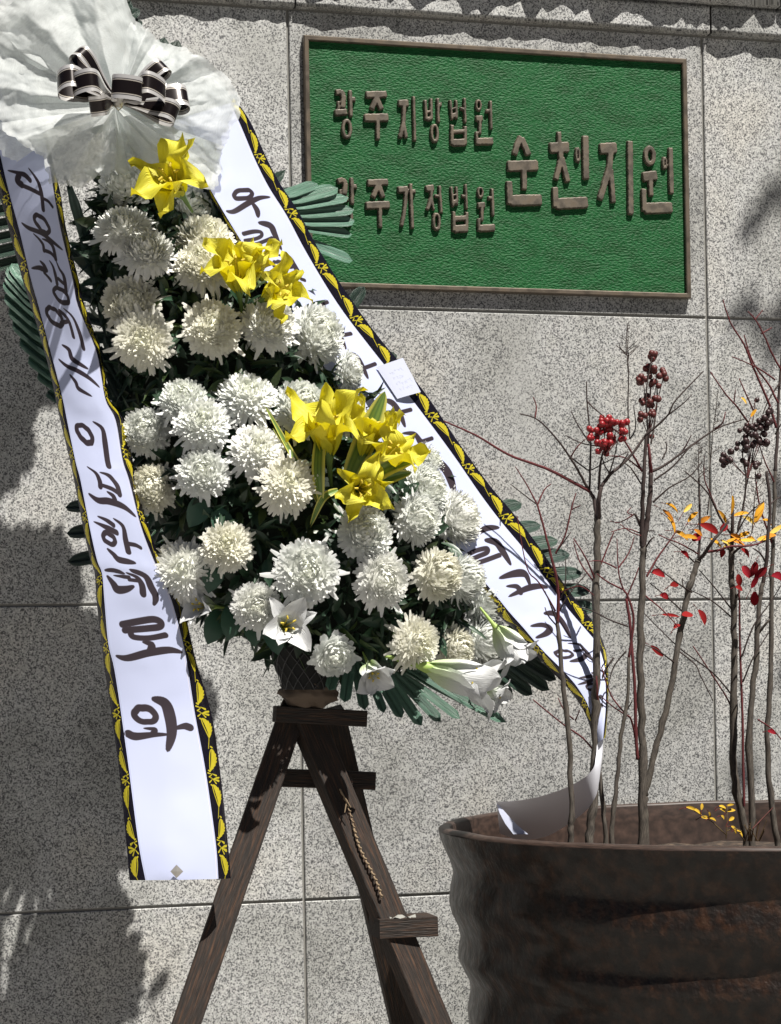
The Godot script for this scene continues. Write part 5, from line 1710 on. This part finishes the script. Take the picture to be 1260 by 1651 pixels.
# ------------------------------------------------------------------ tree beside the path: only its shade falls into the picture
func build_tree() -> void:
	var t := thing("evergreen_tree", "slim evergreen tree standing right of the planter, outside the picture", "tree", Vector3(3.05, 0, 1.7))
	var m := MB.new()
	m.tint = BARK
	m.tube([Vector3(0, 0, 0), Vector3(0.03, 1.5, 0), Vector3(-0.08, 3.2, -0.05), Vector3(-0.2, 4.6, -0.15), Vector3(-0.28, 5.9, -0.2)], [0.085, 0.07, 0.055, 0.035, 0.012], 10)
	part("trunk", m.mesh(), M.cane, t)
	var lf := leaf_shape(0.085, 0.035, 0.2, 0.2, 4)
	var cr := MB.new()
	for i in 22:
		var f := i / 21.0
		var c := Vector3(-0.18 + rng.randf_range(-0.06, 0.06), lerpf(4.0, 4.65, f * 1.4) if f < 0.7 else lerpf(5.45, 5.62, (f - 0.7) * 3.3), -0.17 + rng.randf_range(-0.3, 0.3))
		for k in 38:
			var d := Vector3(rng.randfn(), rng.randfn() * 0.7, rng.randfn()) * 0.075
			var dir := (d + Vector3(0, rng.randf_range(-0.1, 0.1), 0)).normalized()
			var x := dir.cross(Vector3.UP + Vector3(0.1, 0, 0.3)).normalized()
			var g := rng.randf_range(0.6, 1.3)
			cr.tint = Color(0.03 * g, 0.07 * g, 0.025 * g)
			cr.add(lf, Transform3D(Basis(x, dir.cross(x), dir), c + d))
	part("crown", cr.mesh(), M.leaf_dark, t).set_meta("kind", "stuff")

func ribbon_rows_left() -> Array:
	var r := []
	r.append([Vector3(0.1964, 2.1780, 0.7522), Vector3(0.2109, 2.1744, 0.7670), Vector3(0.2796, 2.1703, 0.8010), Vector3(0.2907, 2.1766, 0.7850), 0.0000])
	r.append([Vector3(0.2047, 2.1052, 0.7688), Vector3(0.2191, 2.1019, 0.7836), Vector3(0.2884, 2.0981, 0.8176), Vector3(0.2975, 2.1039, 0.8016), 0.0574])
	r.append([Vector3(0.2154, 2.0443, 0.7795), Vector3(0.2287, 2.0412, 0.7943), Vector3(0.2992, 2.0377, 0.8283), Vector3(0.3051, 2.0430, 0.8123), 0.1053])
	r.append([Vector3(0.2263, 1.9849, 0.7855), Vector3(0.2406, 1.9820, 0.8003), Vector3(0.3067, 1.9786, 0.8343), Vector3(0.3179, 1.9838, 0.8183), 0.1516])
	r.append([Vector3(0.2405, 1.9256, 0.7872), Vector3(0.2552, 1.9229, 0.8020), Vector3(0.3159, 1.9197, 0.8360), Vector3(0.3262, 1.9246, 0.8200), 0.1979])
	r.append([Vector3(0.2593, 1.8503, 0.7867), Vector3(0.2716, 1.8478, 0.8015), Vector3(0.3328, 1.8450, 0.8355), Vector3(0.3432, 1.8494, 0.8195), 0.2568])
	r.append([Vector3(0.2728, 1.8057, 0.7875), Vector3(0.2831, 1.8033, 0.8023), Vector3(0.3405, 1.8006, 0.8363), Vector3(0.3529, 1.8048, 0.8203), 0.2918])
	r.append([Vector3(0.2904, 1.7388, 0.7930), Vector3(0.2987, 1.7365, 0.8078), Vector3(0.3656, 1.7344, 0.8418), Vector3(0.3743, 1.7382, 0.8258), 0.3454])
	r.append([Vector3(0.2997, 1.6970, 0.7996), Vector3(0.3080, 1.6949, 0.8144), Vector3(0.3728, 1.6929, 0.8484), Vector3(0.3815, 1.6965, 0.8324), 0.3783])
	r.append([Vector3(0.3067, 1.6538, 0.8096), Vector3(0.3164, 1.6519, 0.8243), Vector3(0.3787, 1.6503, 0.8572), Vector3(0.3874, 1.6536, 0.8412), 0.4125])
	r.append([Vector3(0.3119, 1.6215, 0.8192), Vector3(0.3210, 1.6197, 0.8337), Vector3(0.3925, 1.6186, 0.8648), Vector3(0.4081, 1.6219, 0.8488), 0.4388])
	r.append([Vector3(0.3231, 1.5581, 0.8404), Vector3(0.3302, 1.5566, 0.8544), Vector3(0.4000, 1.5563, 0.8802), Vector3(0.4175, 1.5592, 0.8642), 0.4894])
	r.append([Vector3(0.3280, 1.5252, 0.8515), Vector3(0.3367, 1.5238, 0.8652), Vector3(0.4086, 1.5239, 0.8877), Vector3(0.4207, 1.5266, 0.8717), 0.5160])
	r.append([Vector3(0.3379, 1.4543, 0.8718), Vector3(0.3466, 1.4532, 0.8847), Vector3(0.4233, 1.4540, 0.8998), Vector3(0.4361, 1.4563, 0.8838), 0.5721])
	r.append([Vector3(0.3473, 1.4019, 0.8817), Vector3(0.3560, 1.4011, 0.8941), Vector3(0.4409, 1.4021, 0.9044), Vector3(0.4537, 1.4041, 0.8884), 0.6138])
	r.append([Vector3(0.3533, 1.3798, 0.8844), Vector3(0.3632, 1.3790, 0.8966), Vector3(0.4509, 1.3800, 0.9052), Vector3(0.4638, 1.3819, 0.8892), 0.6320])
	r.append([Vector3(0.3550, 1.3367, 0.8871), Vector3(0.3659, 1.3361, 0.8991), Vector3(0.4682, 1.3369, 0.9056), Vector3(0.4861, 1.3384, 0.8896), 0.6660])
	r.append([Vector3(0.3614, 1.2727, 0.8871), Vector3(0.3704, 1.2723, 0.8991), Vector3(0.4844, 1.2726, 0.9051), Vector3(0.5005, 1.2737, 0.8891), 0.7158])
	r.append([Vector3(0.3653, 1.2335, 0.8879), Vector3(0.3787, 1.2332, 0.8999), Vector3(0.4913, 1.2332, 0.9059), Vector3(0.5093, 1.2340, 0.8899), 0.7466])
	r.append([Vector3(0.3737, 1.1628, 0.8941), Vector3(0.3874, 1.1626, 0.9061), Vector3(0.5001, 1.1621, 0.9121), Vector3(0.5283, 1.1623, 0.8961), 0.8016])
	r.append([Vector3(0.3819, 1.0755, 0.9117), Vector3(0.3956, 1.0756, 0.9237), Vector3(0.5121, 1.0743, 0.9297), Vector3(0.5373, 1.0740, 0.9137), 0.8706])
	r.append([Vector3(0.3872, 0.9682, 0.9391), Vector3(0.4041, 0.9684, 0.9511), Vector3(0.5210, 0.9663, 0.9571), Vector3(0.5425, 0.9653, 0.9411), 0.9562])
	r.append([Vector3(0.3895, 0.9125, 0.9497), Vector3(0.4123, 0.9126, 0.9617), Vector3(0.5224, 0.9104, 0.9677), Vector3(0.5443, 0.9090, 0.9517), 1.0000])
	return r

func ribbon_strokes_left() -> Array:
	var r := []
	r.append(["a", 0.0092, [0.193, 0.1250, 0.328, 0.1283, 0.441, 0.1317, 0.508, 0.1383]])
	r.append(["c", 0.0119, [0.350, 0.1317, 0.307, 0.1383, 0.360, 0.1433]])
	r.append(["c", 0.0074, [0.335, 0.1433, 0.470, 0.1483, 0.626, 0.1550]])
	r.append(["a", 0.0092, [0.522, 0.1233, 0.594, 0.1333, 0.643, 0.1433, 0.654, 0.1583, 0.632, 0.1750]])
	r.append(["c", 0.0056, [0.683, 0.1617, 0.750, 0.1650, 0.803, 0.1717]])
	r.append(["b", 0.0082, [0.201, 0.1900, 0.310, 0.1967, 0.515, 0.2033, 0.668, 0.2133, 0.820, 0.2233]])
	r.append(["a", 0.0071, [0.360, 0.2033, 0.438, 0.2100, 0.488, 0.2167, 0.479, 0.2233]])
	r.append(["a", 0.0082, [0.498, 0.2100, 0.601, 0.2133, 0.658, 0.2200, 0.651, 0.2333]])
	r.append(["c", 0.0059, [0.492, 0.2233, 0.594, 0.2267, 0.657, 0.2333]])
	r.append(["a", 0.0089, [0.363, 0.2350, 0.413, 0.2400, 0.436, 0.2467]])
	r.append(["a", 0.0095, [0.187, 0.2433, 0.321, 0.2433, 0.416, 0.2467]])
	r.append(["c", 0.0077, [0.645, 0.2017, 0.607, 0.2033, 0.567, 0.2017, 0.520, 0.2000, 0.485, 0.1950, 0.454, 0.1917, 0.438, 0.1883, 0.442, 0.1850, 0.460, 0.1833, 0.496, 0.1817, 0.536, 0.1833, 0.582, 0.1850, 0.623, 0.1883, 0.650, 0.1933, 0.667, 0.1967, 0.664, 0.2000, 0.645, 0.2017]])
	r.append(["c", 0.0055, [0.389, 0.2500, 0.431, 0.2550, 0.472, 0.2600]])
	r.append(["a", 0.0078, [0.531, 0.2350, 0.566, 0.2417, 0.575, 0.2517, 0.571, 0.2633]])
	r.append(["a", 0.0090, [0.648, 0.2350, 0.672, 0.2450, 0.716, 0.2533, 0.721, 0.2617, 0.711, 0.2733]])
	r.append(["c", 0.0055, [0.610, 0.2583, 0.690, 0.2633]])
	r.append(["c", 0.0049, [0.631, 0.2700, 0.719, 0.2733]])
	r.append(["c", 0.0075, [0.492, 0.2983, 0.565, 0.3050, 0.598, 0.3133, 0.577, 0.3300]])
	r.append(["c", 0.0068, [0.451, 0.3133, 0.576, 0.3117]])
	r.append(["a", 0.0091, [0.578, 0.2950, 0.692, 0.3067, 0.706, 0.3233, 0.675, 0.3450]])
	r.append(["b", 0.0101, [0.343, 0.3400, 0.432, 0.3467, 0.442, 0.3567, 0.553, 0.3650, 0.670, 0.3717]])
	r.append(["b", 0.0090, [0.224, 0.3567, 0.328, 0.3667, 0.472, 0.3733, 0.651, 0.3833, 0.810, 0.3950]])
	r.append(["b", 0.0085, [0.342, 0.3783, 0.413, 0.3883, 0.444, 0.3967, 0.643, 0.4067]])
	r.append(["c", 0.0078, [0.695, 0.2883, 0.659, 0.2883, 0.609, 0.2883, 0.559, 0.2867, 0.518, 0.2833, 0.492, 0.2783, 0.479, 0.2750, 0.486, 0.2717, 0.509, 0.2700, 0.549, 0.2683, 0.592, 0.2700, 0.641, 0.2717, 0.682, 0.2750, 0.714, 0.2783, 0.724, 0.2833, 0.718, 0.2867, 0.695, 0.2883]])
	r.append(["c", 0.0085, [0.451, 0.3150, 0.409, 0.3167, 0.367, 0.3150, 0.319, 0.3133, 0.279, 0.3100, 0.256, 0.3050, 0.243, 0.3017, 0.258, 0.2967, 0.283, 0.2950, 0.327, 0.2933, 0.372, 0.2950, 0.422, 0.2967, 0.455, 0.3017, 0.483, 0.3050, 0.486, 0.3100, 0.475, 0.3133, 0.451, 0.3150]])
	r.append(["a", 0.0130, [0.516, 0.4400, 0.633, 0.4500, 0.641, 0.4667, 0.622, 0.4967]])
	r.append(["a", 0.0104, [0.287, 0.4967, 0.382, 0.5067, 0.413, 0.5167, 0.404, 0.5250]])
	r.append(["a", 0.0111, [0.452, 0.5067, 0.581, 0.5117, 0.659, 0.5233, 0.669, 0.5350]])
	r.append(["c", 0.0078, [0.439, 0.5233, 0.569, 0.5283, 0.669, 0.5350]])
	r.append(["b", 0.0108, [0.208, 0.5333, 0.324, 0.5417, 0.492, 0.5433, 0.694, 0.5500, 0.836, 0.5617]])
	r.append(["a", 0.0095, [0.486, 0.5317, 0.559, 0.5367, 0.582, 0.5417]])
	r.append(["c", 0.0095, [0.433, 0.4667, 0.402, 0.4667, 0.360, 0.4667, 0.321, 0.4633, 0.284, 0.4600, 0.260, 0.4550, 0.247, 0.4517, 0.255, 0.4467, 0.273, 0.4450, 0.304, 0.4450, 0.345, 0.4450, 0.384, 0.4483, 0.421, 0.4517, 0.445, 0.4567, 0.458, 0.4600, 0.454, 0.4633, 0.433, 0.4667]])
	r.append(["a", 0.0083, [0.275, 0.5600, 0.385, 0.5650, 0.476, 0.5717]])
	r.append(["a", 0.0091, [0.205, 0.5667, 0.349, 0.5733, 0.493, 0.5800]])
	r.append(["a", 0.0116, [0.497, 0.5633, 0.607, 0.5733, 0.590, 0.5883, 0.574, 0.6033]])
	r.append(["c", 0.0071, [0.623, 0.5933, 0.704, 0.5950, 0.757, 0.5983]])
	r.append(["b", 0.0108, [0.302, 0.5983, 0.366, 0.6067, 0.403, 0.6133, 0.514, 0.6167, 0.616, 0.6183]])
	r.append(["b", 0.0075, [0.172, 0.6283, 0.287, 0.6283, 0.418, 0.6333]])
	r.append(["b", 0.0125, [0.188, 0.6350, 0.251, 0.6467, 0.290, 0.6533, 0.389, 0.6533, 0.489, 0.6500]])
	r.append(["a", 0.0075, [0.268, 0.6350, 0.358, 0.6367, 0.453, 0.6383]])
	r.append(["a", 0.0116, [0.436, 0.6317, 0.551, 0.6383, 0.586, 0.6483, 0.571, 0.6583]])
	r.append(["c", 0.0066, [0.451, 0.6417, 0.550, 0.6433]])
	r.append(["b", 0.0137, [0.491, 0.6283, 0.661, 0.6367, 0.688, 0.6517, 0.704, 0.6617, 0.658, 0.6717]])
	r.append(["c", 0.0100, [0.292, 0.6933, 0.478, 0.6900, 0.624, 0.6883, 0.695, 0.6917, 0.669, 0.6967, 0.552, 0.6983, 0.311, 0.7000]])
	r.append(["c", 0.0096, [0.363, 0.7017, 0.387, 0.7083, 0.533, 0.7100, 0.709, 0.7067]])
	r.append(["a", 0.0120, [0.468, 0.7150, 0.551, 0.7183, 0.521, 0.7267]])
	r.append(["b", 0.0137, [0.180, 0.7317, 0.279, 0.7350, 0.502, 0.7283, 0.718, 0.7250, 0.839, 0.7283]])
	r.append(["c", 0.0083, [0.423, 0.5917, 0.399, 0.5933, 0.372, 0.5933, 0.345, 0.5917, 0.319, 0.5900, 0.298, 0.5883, 0.291, 0.5850, 0.292, 0.5833, 0.305, 0.5817, 0.329, 0.5800, 0.358, 0.5800, 0.385, 0.5817, 0.411, 0.5833, 0.432, 0.5850, 0.438, 0.5883, 0.437, 0.5900, 0.423, 0.5917]])
	r.append(["a", 0.0090, [0.330, 0.8200, 0.434, 0.8217, 0.413, 0.8267]])
	r.append(["d", 0.0130, [0.173, 0.8267, 0.239, 0.8300, 0.411, 0.8283, 0.567, 0.8283]])
	r.append(["b", 0.0186, [0.461, 0.7850, 0.576, 0.7900, 0.609, 0.8033, 0.598, 0.8267, 0.526, 0.8483]])
	r.append(["a", 0.0124, [0.612, 0.8217, 0.737, 0.8183, 0.792, 0.8200]])
	r.append(["c", 0.0101, [0.464, 0.8067, 0.446, 0.8100, 0.417, 0.8117, 0.379, 0.8117, 0.337, 0.8117, 0.300, 0.8100, 0.272, 0.8067, 0.258, 0.8033, 0.260, 0.8000, 0.275, 0.7983, 0.307, 0.7950, 0.345, 0.7950, 0.387, 0.7950, 0.425, 0.7967, 0.452, 0.8000, 0.466, 0.8033, 0.464, 0.8067]])
	return r

func ribbon_rows_right() -> Array:
	var r := []
	r.append([Vector3(0.4948, 2.1058, 0.7920), Vector3(0.4976, 2.1057, 0.8000), Vector3(0.6055, 2.1579, 0.7400), Vector3(0.6141, 2.1699, 0.7280), 0.0000])
	r.append([Vector3(0.5176, 2.0664, 0.7950), Vector3(0.5203, 2.0664, 0.8030), Vector3(0.6227, 2.1174, 0.7430), Vector3(0.6397, 2.1316, 0.7310), 0.0361])
	r.append([Vector3(0.5490, 2.0094, 0.7980), Vector3(0.5517, 2.0096, 0.8060), Vector3(0.6438, 2.0647, 0.7460), Vector3(0.6630, 2.0768, 0.7340), 0.0853])
	r.append([Vector3(0.5718, 1.9659, 0.8010), Vector3(0.5755, 1.9672, 0.8090), Vector3(0.6651, 2.0202, 0.7490), Vector3(0.6864, 2.0301, 0.7370), 0.1249])
	r.append([Vector3(0.6006, 1.9155, 0.8040), Vector3(0.6052, 1.9169, 0.8120), Vector3(0.6937, 1.9738, 0.7520), Vector3(0.7152, 1.9855, 0.7400), 0.1705])
	r.append([Vector3(0.6343, 1.8581, 0.8070), Vector3(0.6399, 1.8607, 0.8150), Vector3(0.7252, 1.9131, 0.7550), Vector3(0.7459, 1.9266, 0.7430), 0.2248])
	r.append([Vector3(0.6871, 1.7741, 0.8100), Vector3(0.6936, 1.7769, 0.8180), Vector3(0.7753, 1.8303, 0.7580), Vector3(0.7974, 1.8455, 0.7460), 0.3042])
	r.append([Vector3(0.7463, 1.6886, 0.8130), Vector3(0.7528, 1.6926, 0.8210), Vector3(0.8311, 1.7563, 0.7610), Vector3(0.8525, 1.7712, 0.7490), 0.3832])
	r.append([Vector3(0.8060, 1.6025, 0.8160), Vector3(0.8125, 1.6076, 0.8240), Vector3(0.8926, 1.6799, 0.7640), Vector3(0.9186, 1.6935, 0.7520), 0.4647])
	r.append([Vector3(0.8764, 1.5016, 0.8190), Vector3(0.8827, 1.5070, 0.8270), Vector3(0.9628, 1.5865, 0.7670), Vector3(0.9828, 1.5995, 0.7550), 0.5615])
	r.append([Vector3(0.9269, 1.4345, 0.8220), Vector3(0.9331, 1.4400, 0.8300), Vector3(1.0114, 1.5161, 0.7700), Vector3(1.0339, 1.5299, 0.7580), 0.6300])
	r.append([Vector3(0.9601, 1.3915, 0.8250), Vector3(0.9663, 1.3991, 0.8330), Vector3(1.0475, 1.4681, 0.7730), Vector3(1.0735, 1.4828, 0.7610), 0.6756])
	r.append([Vector3(0.9955, 1.3473, 0.8280), Vector3(1.0039, 1.3561, 0.8360), Vector3(1.0871, 1.4200, 0.7760), Vector3(1.1112, 1.4334, 0.7640), 0.7238])
	r.append([Vector3(1.0216, 1.3092, 0.8310), Vector3(1.0342, 1.3180, 0.8390), Vector3(1.1256, 1.3665, 0.7790), Vector3(1.1488, 1.3775, 0.7670), 0.7702])
	r.append([Vector3(1.0459, 1.2864, 0.8340), Vector3(1.0594, 1.2891, 0.8420), Vector3(1.1568, 1.3243, 0.7820), Vector3(1.1791, 1.3351, 0.7700), 0.8069])
	r.append([Vector3(1.0785, 1.2481, 0.8370), Vector3(1.0889, 1.2539, 0.8450), Vector3(1.1871, 1.2884, 0.7850), Vector3(1.2073, 1.2980, 0.7730), 0.8445])
	r.append([Vector3(1.1113, 1.2127, 0.8400), Vector3(1.1227, 1.2196, 0.8480), Vector3(1.2055, 1.2650, 0.7880), Vector3(1.2212, 1.2693, 0.7760), 0.8761])
	r.append([Vector3(1.1357, 1.1866, 0.8430), Vector3(1.1449, 1.1936, 0.8510), Vector3(1.2065, 1.2415, 0.8110), Vector3(1.2188, 1.2447, 0.7990), 0.9005])
	r.append([Vector3(1.1558, 1.1574, 0.8460), Vector3(1.1628, 1.1635, 0.8540), Vector3(1.2028, 1.2132, 0.8340), Vector3(1.2134, 1.2142, 0.8220), 0.9269])
	r.append([Vector3(1.1662, 1.1326, 0.8490), Vector3(1.1698, 1.1367, 0.8570), Vector3(1.1943, 1.1608, 0.8570), Vector3(1.2031, 1.1606, 0.8450), 0.9606])
	r.append([Vector3(1.1741, 1.0965, 0.8520), Vector3(1.1755, 1.0977, 0.8600), Vector3(1.1802, 1.1062, 0.8800), Vector3(1.1890, 1.1057, 0.8680), 1.0000])
	return r

func ribbon_strokes_right() -> Array:
	var r := []
	r.append(["b", 0.0099, [0.167, 0.1300, 0.255, 0.1350, 0.482, 0.1333, 0.666, 0.1333, 0.809, 0.1383]])
	r.append(["b", 0.0110, [0.535, 0.1350, 0.539, 0.1467, 0.500, 0.1550]])
	r.append(["c", 0.0069, [0.208, 0.1650, 0.344, 0.1683, 0.424, 0.1733, 0.407, 0.1783, 0.318, 0.1783, 0.180, 0.1733]])
	r.append(["c", 0.0069, [0.252, 0.1783, 0.276, 0.1850, 0.521, 0.1883]])
	r.append(["b", 0.0130, [0.463, 0.1617, 0.584, 0.1717, 0.582, 0.1850, 0.554, 0.2083]])
	r.append(["a", 0.0110, [0.467, 0.2117, 0.599, 0.2200, 0.602, 0.2317, 0.600, 0.2450]])
	r.append(["c", 0.0057, [0.464, 0.2300, 0.557, 0.2333]])
	r.append(["c", 0.0065, [0.585, 0.2533, 0.621, 0.2567]])
	r.append(["c", 0.0069, [0.619, 0.2933, 0.745, 0.2950]])
	r.append(["c", 0.0080, [0.606, 0.1233, 0.589, 0.1250, 0.553, 0.1267, 0.509, 0.1267, 0.462, 0.1250, 0.417, 0.1233, 0.382, 0.1217, 0.362, 0.1200, 0.362, 0.1167, 0.380, 0.1150, 0.414, 0.1133, 0.458, 0.1133, 0.505, 0.1150, 0.550, 0.1167, 0.586, 0.1183, 0.605, 0.1217, 0.606, 0.1233]])
	r.append(["c", 0.0053, [0.469, 0.2250, 0.454, 0.2267, 0.432, 0.2267, 0.405, 0.2267, 0.379, 0.2250, 0.354, 0.2250, 0.339, 0.2217, 0.333, 0.2200, 0.337, 0.2183, 0.351, 0.2183, 0.374, 0.2167, 0.399, 0.2183, 0.427, 0.2183, 0.450, 0.2200, 0.467, 0.2217, 0.473, 0.2233, 0.469, 0.2250]])
	r.append(["c", 0.0075, [0.631, 0.3433, 0.755, 0.3483]])
	r.append(["c", 0.0069, [0.598, 0.3483, 0.546, 0.3583]])
	r.append(["b", 0.0128, [0.475, 0.3650, 0.585, 0.3750, 0.586, 0.3900, 0.540, 0.4100]])
	r.append(["c", 0.0073, [0.620, 0.3967, 0.767, 0.4017]])
	r.append(["b", 0.0133, [0.547, 0.4467, 0.610, 0.4567, 0.600, 0.4733, 0.551, 0.4900]])
	r.append(["c", 0.0073, [0.646, 0.4733, 0.765, 0.4800]])
	r.append(["c", 0.0096, [0.321, 0.4583, 0.422, 0.4667]])
	r.append(["c", 0.0064, [0.416, 0.4517, 0.354, 0.4567]])
	r.append(["a", 0.0128, [0.473, 0.4933, 0.594, 0.5050, 0.600, 0.5167, 0.599, 0.5233]])
	r.append(["c", 0.0069, [0.634, 0.5200, 0.764, 0.5267]])
	r.append(["c", 0.0110, [0.421, 0.5000, 0.447, 0.5033]])
	r.append(["b", 0.0187, [0.645, 0.5533, 0.657, 0.5750, 0.572, 0.5983]])
	r.append(["c", 0.0114, [0.520, 0.6383, 0.590, 0.6467, 0.508, 0.6500]])
	r.append(["b", 0.0105, [0.418, 0.6567, 0.620, 0.6633, 0.793, 0.6767]])
	r.append(["c", 0.0082, [0.222, 0.6700, 0.339, 0.6750, 0.461, 0.6833, 0.417, 0.6867, 0.291, 0.6817, 0.167, 0.6767]])
	r.append(["c", 0.0082, [0.241, 0.6817, 0.251, 0.6883, 0.532, 0.7017]])
	r.append(["b", 0.0155, [0.506, 0.6733, 0.613, 0.6867, 0.603, 0.7017, 0.564, 0.7217]])
	r.append(["b", 0.0137, [0.313, 0.7233, 0.496, 0.7317, 0.631, 0.7400, 0.649, 0.7467, 0.603, 0.7583]])
	r.append(["a", 0.0119, [0.322, 0.7383, 0.439, 0.7483, 0.427, 0.7567]])
	r.append(["b", 0.0114, [0.256, 0.7517, 0.530, 0.7583, 0.698, 0.7650, 0.812, 0.7733]])
	r.append(["b", 0.0118, [0.226, 0.8083, 0.373, 0.8133, 0.435, 0.8217, 0.338, 0.8267, 0.173, 0.8267]])
	r.append(["b", 0.0135, [0.508, 0.8000, 0.637, 0.8067, 0.650, 0.8233, 0.582, 0.8467]])
	r.append(["a", 0.0083, [0.492, 0.8517, 0.611, 0.8600, 0.618, 0.8717, 0.639, 0.8833]])
	r.append(["c", 0.0057, [0.482, 0.8650, 0.579, 0.8700]])
	r.append(["b", 0.0092, [0.307, 0.8733, 0.482, 0.8800, 0.622, 0.8817, 0.643, 0.9033]])
	r.append(["a", 0.0061, [0.254, 0.8967, 0.485, 0.9083]])
	r.append(["a", 0.0061, [0.166, 0.9017, 0.471, 0.9133]])
	r.append(["c", 0.0039, [0.507, 0.9050, 0.644, 0.9150]])
	r.append(["c", 0.0052, [0.549, 0.9417, 0.687, 0.9483]])
	r.append(["c", 0.0052, [0.529, 0.9517, 0.700, 0.9583]])
	r.append(["c", 0.0057, [0.414, 0.8683, 0.392, 0.8683, 0.357, 0.8683, 0.319, 0.8667, 0.280, 0.8650, 0.252, 0.8617, 0.230, 0.8600, 0.230, 0.8567, 0.240, 0.8550, 0.261, 0.8550, 0.295, 0.8550, 0.336, 0.8550, 0.369, 0.8583, 0.403, 0.8600, 0.421, 0.8633, 0.424, 0.8667, 0.414, 0.8683]])
	r.append(["c", 0.0044, [0.468, 0.9233, 0.458, 0.9250, 0.417, 0.9233, 0.376, 0.9217, 0.340, 0.9200, 0.312, 0.9183, 0.282, 0.9150, 0.275, 0.9133, 0.278, 0.9117, 0.300, 0.9117, 0.327, 0.9117, 0.365, 0.9133, 0.401, 0.9150, 0.442, 0.9183, 0.461, 0.9200, 0.470, 0.9217, 0.468, 0.9233]])
	return r
